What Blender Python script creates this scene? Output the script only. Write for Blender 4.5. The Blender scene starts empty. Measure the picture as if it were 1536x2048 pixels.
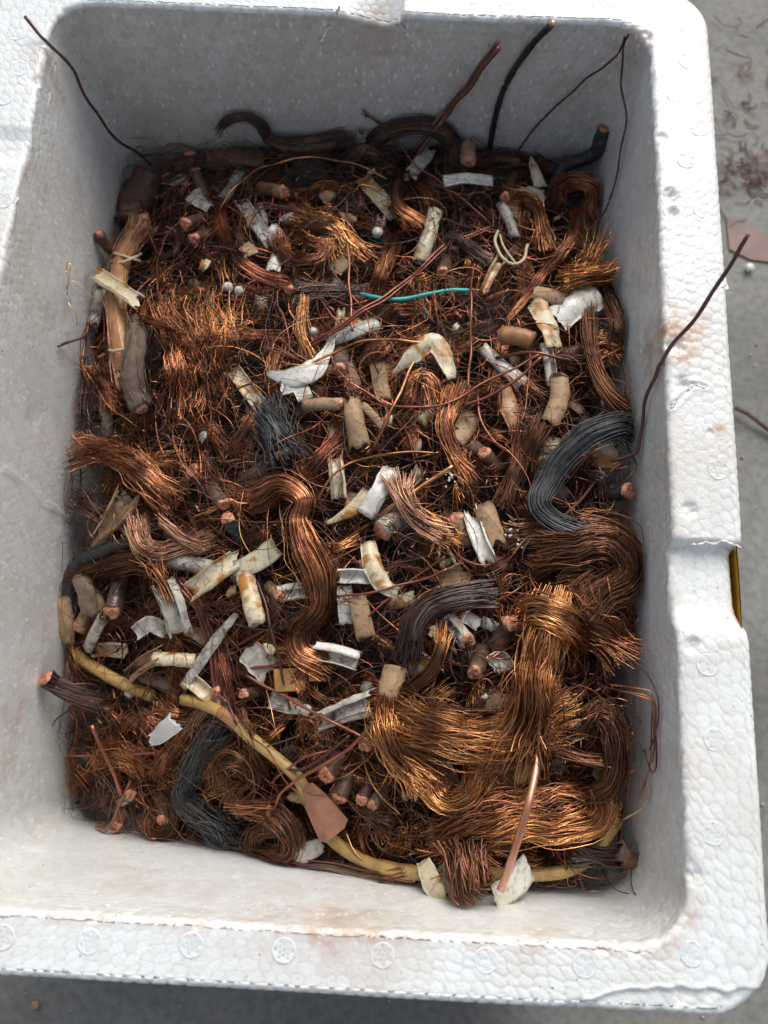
import bpy, math, random
import numpy as np
from mathutils import Matrix, Vector
rng = np.random.default_rng(7)
random.seed(7)
SC = bpy.context.scene
COL = SC.collection
MM = 0.001                                     # everything below is written in millimetres

# ------------------------------------------------------------------ camera
F_PX, CX, CY = 1510.0, 768.0, 1024.0
RCV = np.array([[0.9987022660241851, 0.050774780098326325, -0.003963022094652959],
                [0.04824665756444486, -0.9681510769463915, -0.24567407726237944],
                [-0.016310851357770956, 0.24516405509541767, -0.96934438782843]])
CAM = np.array([35.18284151276373, -126.65184962105572, 305.4713092237183])
cam = bpy.data.cameras.new("camera")
cam_o = bpy.data.objects.new("camera", cam)
COL.objects.link(cam_o)
Rb = RCV.T @ np.diag([1, -1, -1])
m4 = Matrix([list(Rb[i]) + [CAM[i] * MM] for i in range(3)] + [[0, 0, 0, 1]])
cam_o.matrix_world = m4
cam.sensor_fit = 'VERTICAL'
cam.sensor_height = 24.0
cam.lens = 24.0 * F_PX / 2048.0
cam.clip_start = 0.005
cam.clip_end = 60.0
cam.dof.use_dof = True
cam.dof.focus_distance = 0.352
cam.dof.aperture_fstop = 6.0
SC.camera = cam_o
SC.render.resolution_x, SC.render.resolution_y = 768, 1024

# ------------------------------------------------------------------ light
SUN_EL, SUN_AZ = math.radians(43), math.radians(15)     # azimuth from +Y, negative = towards -X
w = bpy.data.worlds.new("World")
SC.world = w
w.use_nodes = True
nt = w.node_tree
sky = nt.nodes.new("ShaderNodeTexSky")
sky.sky_type = 'NISHITA'
sky.sun_disc = False
sky.sun_elevation = SUN_EL
sky.sun_rotation = SUN_AZ
sky.dust_density = 4.0
sky.ozone_density = 0.3
bg = nt.nodes["Background"]
bg.inputs[1].default_value = 0.15
hz = nt.nodes.new("ShaderNodeHueSaturation")            # thin overcast: a paler sky
hz.inputs["Saturation"].default_value = 0.65
nt.links.new(sky.outputs[0], hz.inputs["Color"]); nt.links.new(hz.outputs[0], bg.inputs[0])
sun = bpy.data.lights.new("sun", 'SUN')
sun.energy = 1.8
sun.angle = math.radians(36)
sun.color = (0.93, 0.97, 1.0)
sun_o = bpy.data.objects.new("sun", sun)
COL.objects.link(sun_o)
to_sun = Vector((math.sin(SUN_AZ) * math.cos(SUN_EL), math.cos(SUN_AZ) * math.cos(SUN_EL), math.sin(SUN_EL)))
sun_o.rotation_euler = to_sun.to_track_quat('Z', 'Y').to_euler()
SC.view_settings.view_transform = 'Standard'
SC.view_settings.look = 'None'
SC.view_settings.exposure = 0.02
SC.view_settings.gamma = 1.0
SC.render.engine = 'CYCLES'
SC.cycles.max_bounces = 10
SC.cycles.diffuse_bounces = 8
SC.cycles.glossy_bounces = 4
SC.cycles.sample_clamp_indirect = 4.0
SC.cycles.use_denoising = True

# ------------------------------------------------------------------ materials
def mat(name, col, rough=0.5, metal=0.0, spec=0.5, bump=None, var=None, island=0.0, stain=None, sss=0.0, dirt=0.0):
    """var: (colour2, noise scale per mm, lo, hi) patches; island: brightness spread between loose pieces;
    stain: (colour, scale, lo, hi); bump: (scale, strength, distance mm)"""
    m = bpy.data.materials.new(name)
    m.use_nodes = True
    n, l = m.node_tree.nodes, m.node_tree.links
    b = n["Principled BSDF"]
    b.inputs["Roughness"].default_value = rough
    b.inputs["Metallic"].default_value = metal
    b.inputs["Specular IOR Level"].default_value = spec
    geo = n.new("ShaderNodeNewGeometry")
    rgb = n.new("ShaderNodeRGB"); rgb.outputs[0].default_value = (*col, 1)
    cur = rgb.outputs[0]
    def noise(sc, det=4.0):
        t = n.new("ShaderNodeTexNoise"); t.inputs["Scale"].default_value = sc / MM; t.inputs["Detail"].default_value = det
        l.new(geo.outputs["Position"], t.inputs["Vector"])
        return t.outputs["Fac"]
    def ramp(src, lo, hi):
        r = n.new("ShaderNodeMapRange"); r.inputs[1].default_value = lo; r.inputs[2].default_value = hi
        l.new(src, r.inputs[0]); return r.outputs[0]
    def mix(fac, a, c2):
        x = n.new("ShaderNodeMix"); x.data_type = 'RGBA'
        l.new(fac, x.inputs[0]); l.new(a, x.inputs[6]); x.inputs[7].default_value = (*c2, 1); return x.outputs[2]
    for v in (var, stain):
        if v: cur = mix(ramp(noise(v[1]), v[2], v[3]), cur, v[0])
    if dirt:
        md = n.new("ShaderNodeMath"); md.operation = 'MULTIPLY'; md.inputs[1].default_value = dirt
        l.new(ramp(noise(.42, 8.0), .52, .72), md.inputs[0]); cur = mix(md.outputs[0], cur, (.13, .085, .05))
    if island:
        h = n.new("ShaderNodeHueSaturation")
        mr = n.new("ShaderNodeMapRange"); mr.inputs[3].default_value = 1 - island; mr.inputs[4].default_value = 1 + island * .8
        l.new(geo.outputs["Random Per Island"], mr.inputs[0]); l.new(mr.outputs[0], h.inputs["Value"])
        mh = n.new("ShaderNodeMath"); mh.operation = 'MULTIPLY_ADD'; mh.inputs[1].default_value = 37.7; mh.inputs[2].default_value = 0
        fr = n.new("ShaderNodeMath"); fr.operation = 'FRACT'
        l.new(geo.outputs["Random Per Island"], mh.inputs[0]); l.new(mh.outputs[0], fr.inputs[0])
        m2 = n.new("ShaderNodeMapRange"); m2.inputs[3].default_value = .488; m2.inputs[4].default_value = .514
        l.new(fr.outputs[0], m2.inputs[0]); l.new(m2.outputs[0], h.inputs["Hue"])
        l.new(cur, h.inputs["Color"]); cur = h.outputs[0]
    l.new(cur, b.inputs["Base Color"])
    if bump:
        bp = n.new("ShaderNodeBump"); bp.inputs["Strength"].default_value = bump[1]; bp.inputs["Distance"].default_value = bump[2] * MM
        l.new(noise(bump[0], 3.0), bp.inputs["Height"]); l.new(bp.outputs[0], b.inputs["Normal"])
    if sss:
        b.inputs["Subsurface Weight"].default_value = sss
        b.inputs["Subsurface Radius"].default_value = (1, .9, .8)
        b.inputs["Subsurface Scale"].default_value = 2.5 * MM
    return m

M = {}
# copper in its states of wear
M['gold']   = mat('bright_golden_copper', (.82, .39, .155), .30, 1, var=((.28, .105, .045), .06, .40, .64), island=.5)
M['copper'] = mat('bare_copper', (.68, .29, .14), .32, 1, var=((.15, .055, .03), .06, .36, .62), island=.55)
M['red']    = mat('reddish_copper', (.44, .15, .085), .33, 1, var=((.11, .038, .026), .06, .36, .62), island=.5)
M['brown']  = mat('dull_brown_copper', (.25, .11, .06), .40, .9, var=((.10, .05, .033), .07, .40, .70), island=.4)
M['pale']   = mat('pale_dusty_copper', (.66, .38, .24), .48, .8, var=((.35, .17, .10), .12, .42, .70), island=.4)
M['dark']   = mat('dark_enamelled_wire', (.075, .045, .036), .33, .25, spec=.6, var=((.16, .075, .05), .09, .45, .75), island=.5)
M['black']  = mat('black_coated_wire', (.038, .038, .040), .42, 0, spec=.5, var=((.095, .09, .085), .25, .45, .7), island=.6)
M['tar']    = mat('black_cable_coating', (.028, .029, .032), .50, 0, var=((.12, .115, .09), .35, .56, .74), bump=(.8, .5, .5))
M['core']   = mat('tarnished_wire_core', (.10, .042, .024), .5, .7, var=((.08, .035, .02), .15, .4, .7), bump=(1.2, .6, .4))
M['cut']    = mat('freshly_cut_copper', (.72, .34, .21), .55, .55, var=((.46, .19, .11), .9, .40, .65), bump=(1.6, .8, .5))
# coverings
M['cream']  = mat('cream_insulation', (.70, .61, .42), .34, var=((.58, .46, .27), .10, .4, .7), stain=((.42, .18, .035), .085, .52, .60), bump=(.25, .12, .5), sss=.1, dirt=.5)
M['white']  = mat('white_insulation', (.74, .71, .62), .32, var=((.62, .57, .45), .12, .45, .75), stain=((.46, .32, .17), .08, .60, .76), bump=(.25, .12, .5), sss=.1, dirt=.5)
M['dirty']  = mat('dirty_grey_insulation', (.50, .47, .39), .5, var=((.24, .22, .18), .18, .45, .70), stain=((.05, .045, .04), .12, .58, .70), bump=(.6, .4, .6), dirt=.6)
M['tan']    = mat('tan_insulating_paper', (.42, .27, .14), .6, var=((.28, .17, .09), .12, .4, .7), stain=((.20, .11, .05), .3, .58, .72), bump=(.5, .4, .5), dirt=.6)
M['amber']  = mat('amber_varnished_tube', (.40, .19, .07), .4, var=((.26, .11, .05), .2, .4, .7), bump=(.5, .3, .5))
M['cloth']  = mat('brown_cloth_tape', (.17, .115, .08), .85, var=((.10, .07, .05), .3, .4, .7), bump=(1.6, .9, .5))
M['leather']= mat('dark_brown_wrapping', (.10, .05, .032), .5, var=((.30, .12, .06), .15, .56, .75), bump=(.6, .6, .7))
M['yellow'] = mat('ochre_cable_sleeve', (.44, .27, .085), .5, var=((.27, .18, .065), .2, .4, .7), stain=((.34, .14, .03), .06, .6, .72), bump=(1.2, .5, .3))
M['teal']   = mat('teal_plastic', (.05, .50, .42), .35, var=((.04, .40, .35), .1, .4, .7))
M['brass']  = mat('brass', (.55, .30, .10), .42, .8, var=((.32, .15, .05), .15, .4, .7), bump=(.6, .2, .3))
M['plate']  = mat('copper_sheet', (.36, .165, .10), .5, .5, var=((.22, .095, .06), .12, .4, .7), bump=(.8, .3, .3))
M['string'] = mat('pale_string', (.60, .48, .30), .8, bump=(2.0, .8, .4))
M['plastic']= mat('milky_plastic', (.34, .335, .32), .3, bump=(.3, .2, .5), sss=.3)
M['redwire']= mat('red_brown_enamel_wire', (.30, .085, .055), .28, .55, spec=.6, var=((.15, .04, .035), .05, .4, .7), island=.25)
M['brownwire']= mat('brown_enamel_wire', (.12, .045, .04), .28, .3, spec=.6, var=((.06, .03, .03), .05, .4, .7))
M['blackwire']= mat('black_wire_coating', (.022, .02, .022), .35, 0, spec=.5, var=((.05, .03, .03), .05, .4, .7))
M['rod']    = mat('clean_copper_rod', (.82, .44, .30), .38, .75, var=((.55, .24, .13), .04, .42, .66))
M['heap']   = mat('matted_dark_scrap', (.018, .009, .006), .8, 0, var=((.05, .02, .012), .15, .45, .75), bump=(.5, 1.0, 1.5))  # near-black: the shade of the gaps is put into this colour

def foam_material():
    m = bpy.data.materials.new('expanded_foam'); m.use_nodes = True
    n, l = m.node_tree.nodes, m.node_tree.links
    b = n["Principled BSDF"]; b.inputs["Roughness"].default_value = .30; b.inputs["Specular IOR Level"].default_value = .5
    geo = n.new("ShaderNodeNewGeometry")
    def noise(sc, det=4.0):
        t = n.new("ShaderNodeTexNoise"); t.inputs["Scale"].default_value = sc / MM; t.inputs["Detail"].default_value = det
        l.new(geo.outputs["Position"], t.inputs["Vector"]); return t.outputs["Fac"]
    def rng_(src, lo, hi, a=0, c=1):
        r = n.new("ShaderNodeMapRange"); r.inputs[1].default_value = lo; r.inputs[2].default_value = hi
        r.inputs[3].default_value = a; r.inputs[4].default_value = c; l.new(src, r.inputs[0]); return r.outputs[0]
    def mul(a, c):
        x = n.new("ShaderNodeMath"); x.operation = 'MULTIPLY'; l.new(a, x.inputs[0]); l.new(c, x.inputs[1]); return x.outputs[0]
    def mix(fac, a, col):
        x = n.new("ShaderNodeMix"); x.data_type = 'RGBA'; l.new(fac, x.inputs[0]); l.new(a, x.inputs[6]); x.inputs[7].default_value = (*col, 1); return x.outputs[2]
    rgb = n.new("ShaderNodeRGB"); rgb.outputs[0].default_value = (.83, .855, .84, 1)
    cur = rgb.outputs[0]
    at = n.new("ShaderNodeAttribute"); at.attribute_name = 'tone'           # tint of each bead
    cur = mix(rng_(at.outputs["Fac"], 0, 1, 0, .5), cur, (.70, .70, .64))
    cur = mix(rng_(noise(.02), .50, .72, 0, .55), cur, (.66, .62, .53))      # yellowed patches
    cur = mix(rng_(noise(.3), .55, .75, 0, .3), cur, (.62, .59, .53))
    cur = mix(rng_(noise(.009, 3), .52, .66, 0, .25), cur, (.60, .55, .46))
    d = n.new("ShaderNodeAttribute"); d.attribute_name = 'stain'             # handled, dirty places
    cur = mix(mul(d.outputs["Fac"], rng_(noise(.14), .35, .6, .15, 1)), cur, (.52, .33, .23))
    g = n.new("ShaderNodeAttribute"); g.attribute_name = 'brown_tint'  # brownish tint of the inner walls and the rim seams
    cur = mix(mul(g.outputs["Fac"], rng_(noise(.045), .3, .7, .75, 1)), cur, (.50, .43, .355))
    sp = rng_(noise(.55, 2.0), .70, .74)
    cur = mix(mul(sp, rng_(noise(.03), .5, .6)), cur, (.10, .085, .07))       # a few dark specks
    # bead-junction glints of the inner walls, mixed into the colour as pale points
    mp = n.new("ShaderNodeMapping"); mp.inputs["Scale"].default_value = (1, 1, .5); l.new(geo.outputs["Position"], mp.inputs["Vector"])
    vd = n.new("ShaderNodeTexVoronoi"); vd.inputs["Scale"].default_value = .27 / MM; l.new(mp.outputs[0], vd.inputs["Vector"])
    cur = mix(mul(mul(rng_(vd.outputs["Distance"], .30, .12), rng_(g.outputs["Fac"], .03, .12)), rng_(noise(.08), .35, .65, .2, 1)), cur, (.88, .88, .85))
    l.new(cur, b.inputs["Base Color"])
    v = n.new("ShaderNodeTexVoronoi"); v.feature = 'DISTANCE_TO_EDGE'; v.inputs["Scale"].default_value = .30 / MM
    l.new(geo.outputs["Position"], v.inputs["Vector"])
    bp = n.new("ShaderNodeBump"); bp.inputs["Strength"].default_value = .12; bp.inputs["Distance"].default_value = .5 * MM
    l.new(rng_(v.outputs["Distance"], 0, .12), bp.inputs["Height"])
    b2 = n.new("ShaderNodeBump"); b2.inputs["Strength"].default_value = .22; b2.inputs["Distance"].default_value = .35 * MM
    l.new(noise(.7, 3), b2.inputs["Height"]); l.new(bp.outputs[0], b2.inputs["Normal"]); l.new(b2.outputs[0], b.inputs["Normal"])
    b.inputs["Subsurface Weight"].default_value = .25; b.inputs["Subsurface Radius"].default_value = (1, .92, .8); b.inputs["Subsurface Scale"].default_value = 3 * MM
    return m
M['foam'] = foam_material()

def concrete_material():
    m = bpy.data.materials.new('concrete'); m.use_nodes = True
    n, l = m.node_tree.nodes, m.node_tree.links
    b = n["Principled BSDF"]; b.inputs["Roughness"].default_value = .75
    geo = n.new("ShaderNodeNewGeometry")
    cr = None
    def noise(sc, det=6.0):
        t = n.new("ShaderNodeTexNoise"); t.inputs["Scale"].default_value = sc / MM; t.inputs["Detail"].default_value = det
        l.new(geo.outputs["Position"], t.inputs["Vector"]); return t.outputs["Fac"]
    def ramp(src, stops):
        r = n.new("ShaderNodeValToRGB"); e = r.color_ramp.elements
        e[0].position, e[0].color = stops[0][0], (*stops[0][1], 1); e[1].position, e[1].color = stops[-1][0], (*stops[-1][1], 1)
        for p, c in stops[1:-1]:
            x = e.new(p); x.color = (*c, 1)
        l.new(src, r.inputs[0]); return r.outputs[0]
    a = ramp(noise(.011), [(.3, (.15, .145, .13)), (.5, (.20, .195, .175)), (.7, (.25, .245, .22))])
    f = ramp(noise(.16, 8), [(.35, (.78, .77, .74)), (.55, (1, 1, 1)), (.75, (1.12, 1.1, 1.05))])
    x = n.new("ShaderNodeMix"); x.data_type = 'RGBA'; x.blend_type = 'MULTIPLY'; x.inputs[0].default_value = 1
    l.new(a, x.inputs[6]); l.new(f, x.inputs[7])
    y = n.new("ShaderNodeMix"); y.data_type = 'RGBA'; y.inputs[7].default_value = (.22, .10, .06, 1)
    r = n.new("ShaderNodeMapRange"); r.inputs[1].default_value = .60; r.inputs[2].default_value = .78; r.inputs[4].default_value = .5
    l.new(noise(.022, 5), r.inputs[0]); l.new(r.outputs[0], y.inputs[0]); l.new(x.outputs[2], y.inputs[6])
    l.new(y.outputs[2], b.inputs["Base Color"])
    bp = n.new("ShaderNodeBump"); bp.inputs["Strength"].default_value = .5; bp.inputs["Distance"].default_value = .6 * MM
    l.new(noise(.5, 6), bp.inputs["Height"]); l.new(bp.outputs[0], b.inputs["Normal"])
    return m
M['concrete'] = concrete_material()

# ------------------------------------------------------------------ mesh helpers
def build_mesh(name, V, Q, m, smooth=True, attrs=None):
    """V (n,3) in metres, Q (k,4) quads (repeat the last index for a triangle is not used)"""
    me = bpy.data.meshes.new(name)
    V = np.ascontiguousarray(V, dtype=np.float32); Q = np.ascontiguousarray(Q, dtype=np.int32)
    k = Q.shape[1]
    me.vertices.add(len(V)); me.vertices.foreach_set("co", V.ravel())
    me.loops.add(Q.size); me.loops.foreach_set("vertex_index", Q.ravel())
    me.polygons.add(len(Q)); me.polygons.foreach_set("loop_start", np.arange(0, Q.size, k, dtype=np.int32))
    if smooth: me.polygons.foreach_set("use_smooth", np.ones(len(Q), dtype=bool))
    me.update(calc_edges=True)
    for an, av in (attrs or {}).items():
        a = me.attributes.new(an, 'FLOAT', 'POINT'); a.data.foreach_set("value", np.ascontiguousarray(av, dtype=np.float32))
    me.materials.append(m)
    return me

def add(name, geo, m, parent=None, origin=None, smooth=True, attrs=None):
    """link one mesh object; geo = (V mm, Q); children keep the parent's origin"""
    V, Q = geo
    if parent is not None: o0 = np.array(parent.location) / MM
    elif origin is not None: o0 = np.array(origin, float)
    else: o0 = np.array([*V[:, :2].mean(0), V[:, 2].min()])
    ob = bpy.data.objects.new(name, build_mesh(name, (V - o0) * MM, Q, m, smooth, attrs))
    COL.objects.link(ob)
    if parent is not None: ob.parent = parent
    else: ob.location = o0 * MM
    return ob

def tag(o, label, cat, group=None, kind=None):
    if label: o['label'] = label
    if cat: o['category'] = cat
    if group: o['group'] = group
    if kind: o['kind'] = kind
    return o

def empty(name, loc, label, cat, group=None):
    o = bpy.data.objects.new(name, None); o.empty_display_size = .01
    o.location = np.array(loc, float) * MM
    COL.objects.link(o)
    return tag(o, label, cat, group)

def join(*gs):
    Vs, Qs, k = [], [], 0
    for V, Q in gs:
        Vs.append(V); Qs.append(Q + k); k += len(V)
    return np.vstack(Vs), np.vstack(Qs)

def nrm(a): return a / (np.linalg.norm(a, axis=-1, keepdims=True) + 1e-9)

def spline(P, n):
    """Catmull-Rom through P, resampled to n points even in length"""
    P = np.asarray(P, float)
    if len(P) == 2: return P[0] + (P[1] - P[0]) * np.linspace(0, 1, n)[:, None]
    E = np.vstack([2 * P[0] - P[1], P, 2 * P[-1] - P[-2]])
    out = []
    for i in range(len(P) - 1):
        t = np.linspace(0, 1, 14, endpoint=False)[:, None]
        a, b, c, d = E[i:i + 4]
        out.append(.5 * (2 * b + (c - a) * t + (2 * a - 5 * b + 4 * c - d) * t ** 2 + (3 * b - a - 3 * c + d) * t ** 3))
    C = np.vstack(out + [P[-1:]])
    s = np.r_[0, np.cumsum(np.linalg.norm(np.diff(C, axis=0), axis=1))]
    u = np.linspace(0, s[-1], n)
    return np.c_[[np.interp(u, s, C[:, k]) for k in range(3)]].T

def length(P): return float(np.linalg.norm(np.diff(np.asarray(P), axis=0), axis=1).sum())

def frame(C):
    """tangent, sideways and upward unit vectors along a path; works on (..., N, 3)"""
    T = nrm(np.gradient(C, axis=-2))
    up = np.zeros_like(T); up[..., 2] = 1
    B = np.cross(T, up); bad = np.linalg.norm(B, axis=-1) < .25
    B[bad] = np.cross(T[bad], np.array([.6, .8, 0]))
    B = nrm(B)
    return T, B, np.cross(B, T)

def tubes(P, R, sides=4, cap=False):
    """P (M,N,3) paths, R scalar, (M,1) or (M,N) radii -> one mesh of M tubes"""
    P = np.asarray(P, float)
    if P.ndim == 2: P = P[None]
    Mn, N, _ = P.shape
    R = np.broadcast_to(np.asarray(R, float), (Mn, N)).copy()
    T, B, U = frame(P)
    if cap:
        P = np.concatenate([P[:, :1], P, P[:, -1:]], 1); B = np.concatenate([B[:, :1], B, B[:, -1:]], 1); U = np.concatenate([U[:, :1], U, U[:, -1:]], 1)
        R = np.concatenate([R[:, :1] * .02, R, R[:, -1:] * .02], 1); N += 2
    a = np.arange(sides) * 2 * np.pi / sides
    V = P[:, :, None] + R[:, :, None, None] * (np.cos(a)[:, None] * B[:, :, None] + np.sin(a)[:, None] * U[:, :, None])
    i = np.arange(N - 1)[:, None]; j = np.arange(sides)[None]; j2 = (j + 1) % sides
    q = np.stack([i * sides + j, i * sides + j2, (i + 1) * sides + j2, (i + 1) * sides + j], -1).reshape(-1, 4)
    Q = (q[None] + (np.arange(Mn) * N * sides)[:, None, None]).reshape(-1, 4)
    return V.reshape(-1, 3), Q

def vnoise(P, scale, seed=0):
    """cheap smooth noise in -1..1 for points (...,3)"""
    r = np.random.default_rng(seed); out = 0
    for k in range(5):
        d = nrm(r.normal(size=3)); f = scale * (0.7 + .35 * k); ph = r.uniform(0, 6.28)
        d2 = nrm(r.normal(size=3))
        out = out + np.sin(P @ d * f * 6.28 + ph + 1.3 * np.sin(P @ d2 * f * 4.1 + ph * 2)) / 5
    return out * 1.6

# ------------------------------------------------------------------ the lie of the heap
GX = np.array([-150, -75, 0, 75, 150.]); GY = np.array([207, 140, 70, 0, -70, -140, -207.])
GZ = np.array([[-101, -96, -93, -92, -100], [-103, -80, -75, -75, -83], [-86, -66, -60, -60, -52], [-91, -66, -56, -52, -44],
               [-108, -75, -58, -48, -44], [-130, -92, -66, -45, -48], [-158, -122, -92, -56, -70.]])
def zh(x, y):
    x = np.clip(np.asarray(x, float), -150, 150); y = np.clip(np.asarray(y, float), -207, 207)
    u = (x + 150) / 75; v = (207 - y) / 69
    i = np.clip(u.astype(int), 0, 3); j = np.clip(v.astype(int), 0, 5)
    a = u - i; b = v - j
    a = a * a * (3 - 2 * a) * .5 + a * .5; b = b * b * (3 - 2 * b) * .5 + b * .5
    z = (GZ[j, i] * (1 - a) + GZ[j, i + 1] * a) * (1 - b) + (GZ[j + 1, i] * (1 - a) + GZ[j + 1, i + 1] * a) * b
    return z + 3.0 * np.sin(x * .11 + y * .05) * np.sin(y * .09 - x * .03)

def at(px, py, dz=0.0, absz=None):
    """the point of the heap seen at a place of the photograph, dz above its surface (or at height absz)"""
    d = RCV.T @ np.array([(px - CX) / F_PX, (py - CY) / F_PX, 1.0])
    z = absz if absz is not None else -70.0
    for _ in range(1 if absz is not None else 14):
        p = CAM + d * (z - CAM[2]) / d[2]
        if absz is None: z = .5 * z + .5 * (float(zh(p[0], p[1])) + dz)
    return CAM + d * (z - CAM[2]) / d[2]

def inside(P, pad=0.0):
    P = np.asarray(P, float).copy()
    low = P[..., 2] < -2
    lim = 148 - pad + np.minimum(0, P[..., 2]) * .05
    limy = 205.5 - pad + np.minimum(0, P[..., 2]) * .05
    P[..., 0] = np.where(low, np.clip(P[..., 0], -lim, lim), P[..., 0])
    P[..., 1] = np.where(low, np.clip(P[..., 1], -limy, limy), P[..., 1])
    return P

def path(pts, dz, n=None, step=2.6, pad=0.0):
    """pts: (px,py[,dz offset]) on the heap or (px,py,z,1) at an absolute height"""
    P = []
    for p in pts:
        if len(p) == 4: P.append(at(p[0], p[1], absz=p[2]))
        else: P.append(at(p[0], p[1], dz + (p[2] if len(p) > 2 else 0)))
    P = inside(np.array(P), pad)
    if n is None: n = int(np.clip(length(P) / step, 8, 90))
    return inside(spline(P, n), pad)

# ------------------------------------------------------------------ builders
REFS = []          # (px, py, short name): landmarks by which small pieces are told apart
def ref(pts, name):
    if name:
        k = len(pts) // 2
        REFS.append((pts[k][0], pts[k][1], name))

def strands_geo(C, R, n, r, flare=(0, 0), wave=.6, flat=.75, twist=.5, seed=0, sides=3, ragged=4.0, stray=.06, tight=1.0):
    """n wires running together along C (N,3); R radius of the bundle, scalar or (N,)"""
    g = np.random.default_rng(seed); N = len(C)
    T, B, U = frame(C); t = np.linspace(0, 1, N)
    R = np.broadcast_to(np.asarray(R, float), (N,))
    prof = R * (1 + flare[0] * np.clip(1 - t / .22, 0, 1) ** 1.6 + flare[1] * np.clip(1 - (1 - t) / .22, 0, 1) ** 1.6)
    # the wires lie in a few locks that part and cross each other
    nl = int(np.clip(n // 12, 4, 10)); lock = g.integers(0, nl, n)
    l_th = np.arange(nl) * 2 * np.pi / nl + g.uniform(-.5, .5, nl); l_rho = g.uniform(.42, .70, nl)
    s_th = g.uniform(0, 2 * np.pi, n); s_rho = np.sqrt(g.random(n)) * (.58 if nl > 5 else .66)
    L = length(C)
    def drift(m_, lo, hi): return np.sin(t[None] * L / g.uniform(lo, hi, (m_, 1)) * 2 * np.pi + g.uniform(0, 6.3, (m_, 1)))
    la = l_th[:, None] + twist * (t[None] - .5) * 2 + .30 * tight * drift(nl, 30, 70)
    lr = l_rho[:, None] * (1 + .16 * tight * drift(nl, 25, 60))
    sa = s_th[:, None] + .35 * tight * drift(n, 20, 60); sr = s_rho[:, None] * (1 + .16 * tight * drift(n, 10, 40))
    st = g.random(n) < stray * 1.6
    sr[st] *= 1 + g.uniform(.4, 1.8, (st.sum(), 1)) * np.sin(np.pi * t[None] * g.uniform(.5, 1.6, (st.sum(), 1)) + g.uniform(0, 2, (st.sum(), 1))) ** 2
    # bunches open up towards the ends
    open_ = 1 + .5 * (np.clip(1 - t / .2, 0, 1) ** 2 * max(flare[0], 0) + np.clip(1 - (1 - t) / .2, 0, 1) ** 2 * max(flare[1], 0))
    cs = np.cos(la)[lock] * lr[lock] * open_ + np.cos(sa) * sr; sn = np.sin(la)[lock] * lr[lock] * open_ + np.sin(sa) * sr
    k = 2 * np.pi / g.uniform(9, 16); k2 = 2 * np.pi / g.uniform(17, 34)
    ph = (tight * g.normal(0, .45, nl)[lock] + g.normal(0, .16, n))[:, None]
    am = g.uniform(.5, 1.4, nl)[lock][:, None] * g.uniform(.8, 1.2, (n, 1))
    kink = np.sin(k * L * t[None] * (1 + .25 * np.sin(t[None] * 4)) + ph) * (.5 + .5 * drift(nl, 18, 60)[lock])
    w = wave * am * (.6 * np.sign(kink) * np.abs(kink) ** .7 + .8 * np.sin(k2 * L * t[None] + 2 * ph + 1)) + .15 * wave * np.sin(2.3 * k * L * t[None] + g.uniform(0, 6, (n, 1)))
    P = C[None] + (prof * cs)[..., None] * B[None] + (flat * prof * sn)[..., None] * U[None] + w[..., None] * (.8 * B[None] + .6 * U[None])
    # ragged ends: each wire slides a little along the bundle
    e = np.stack([np.clip(1 - t / .2, 0, 1), np.clip(1 - (1 - t) / .2, 0, 1)])
    P = P - (g.uniform(-.4, 1.3, (n, 1)) * ragged * e[0][None])[..., None] * T[None] + (g.uniform(-.4, 1.3, (n, 1)) * ragged * e[1][None])[..., None] * T[None]
    P = inside(P, .5)
    return tubes(P, r * np.exp(g.normal(0, .22, (n, 1))), sides)

def cut_face(c, t, r, seed=0):
    """the sawn end of a bundle: a lumpy disc made of the ends of its wires"""
    g = np.random.default_rng(seed)
    t = nrm(np.asarray(t, float)); b = nrm(np.cross(t, [.3, .2, .93])); u = np.cross(b, t)
    V, Q = [], []
    nr, ns = 5, 16
    for i in range(nr + 1):
        for j in range(ns):
            a = j * 2 * np.pi / ns; q = r * (1 - i / nr) * (1 + .12 * math.sin(3 * a + seed) + .07 * g.normal())
            h = (-1.2 if i == 0 else .35 * g.normal() + .5)
            V.append(c + b * q * math.cos(a) + u * q * math.sin(a) + t * h)
    for i in range(nr):
        for j in range(ns):
            j2 = (j + 1) % ns
            Q.append((i * ns + j, i * ns + j2, (i + 1) * ns + j2, (i + 1) * ns + j))
    return np.array(V), np.array(Q)

def core_geo(C, R, lump=.12, sides=10, seed=0, flat=.75):
    N = len(C); T, B, U = frame(C)
    a = np.arange(sides) * 2 * np.pi / sides
    R = np.broadcast_to(np.asarray(R, float), (N,)).copy()
    V = C[:, None] + R[:, None, None] * (np.cos(a)[:, None] * B[:, None] + flat * np.sin(a)[:, None] * U[:, None])
    V = C[:, None] + (V - C[:, None]) * (1 + lump * vnoise(V, .12, seed))[..., None]
    V = np.concatenate([np.repeat(C[:1, None], sides, 1), V, np.repeat(C[-1:, None], sides, 1)], 0); N += 2
    i = np.arange(N - 1)[:, None]; j = np.arange(sides)[None]; j2 = (j + 1) % sides
    Q = np.stack([i * sides + j, i * sides + j2, (i + 1) * sides + j2, (i + 1) * sides + j], -1).reshape(-1, 4)
    return V.reshape(-1, 3), Q

SEED = [100]
def nseed(): SEED[0] += 1; return SEED[0]

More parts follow.
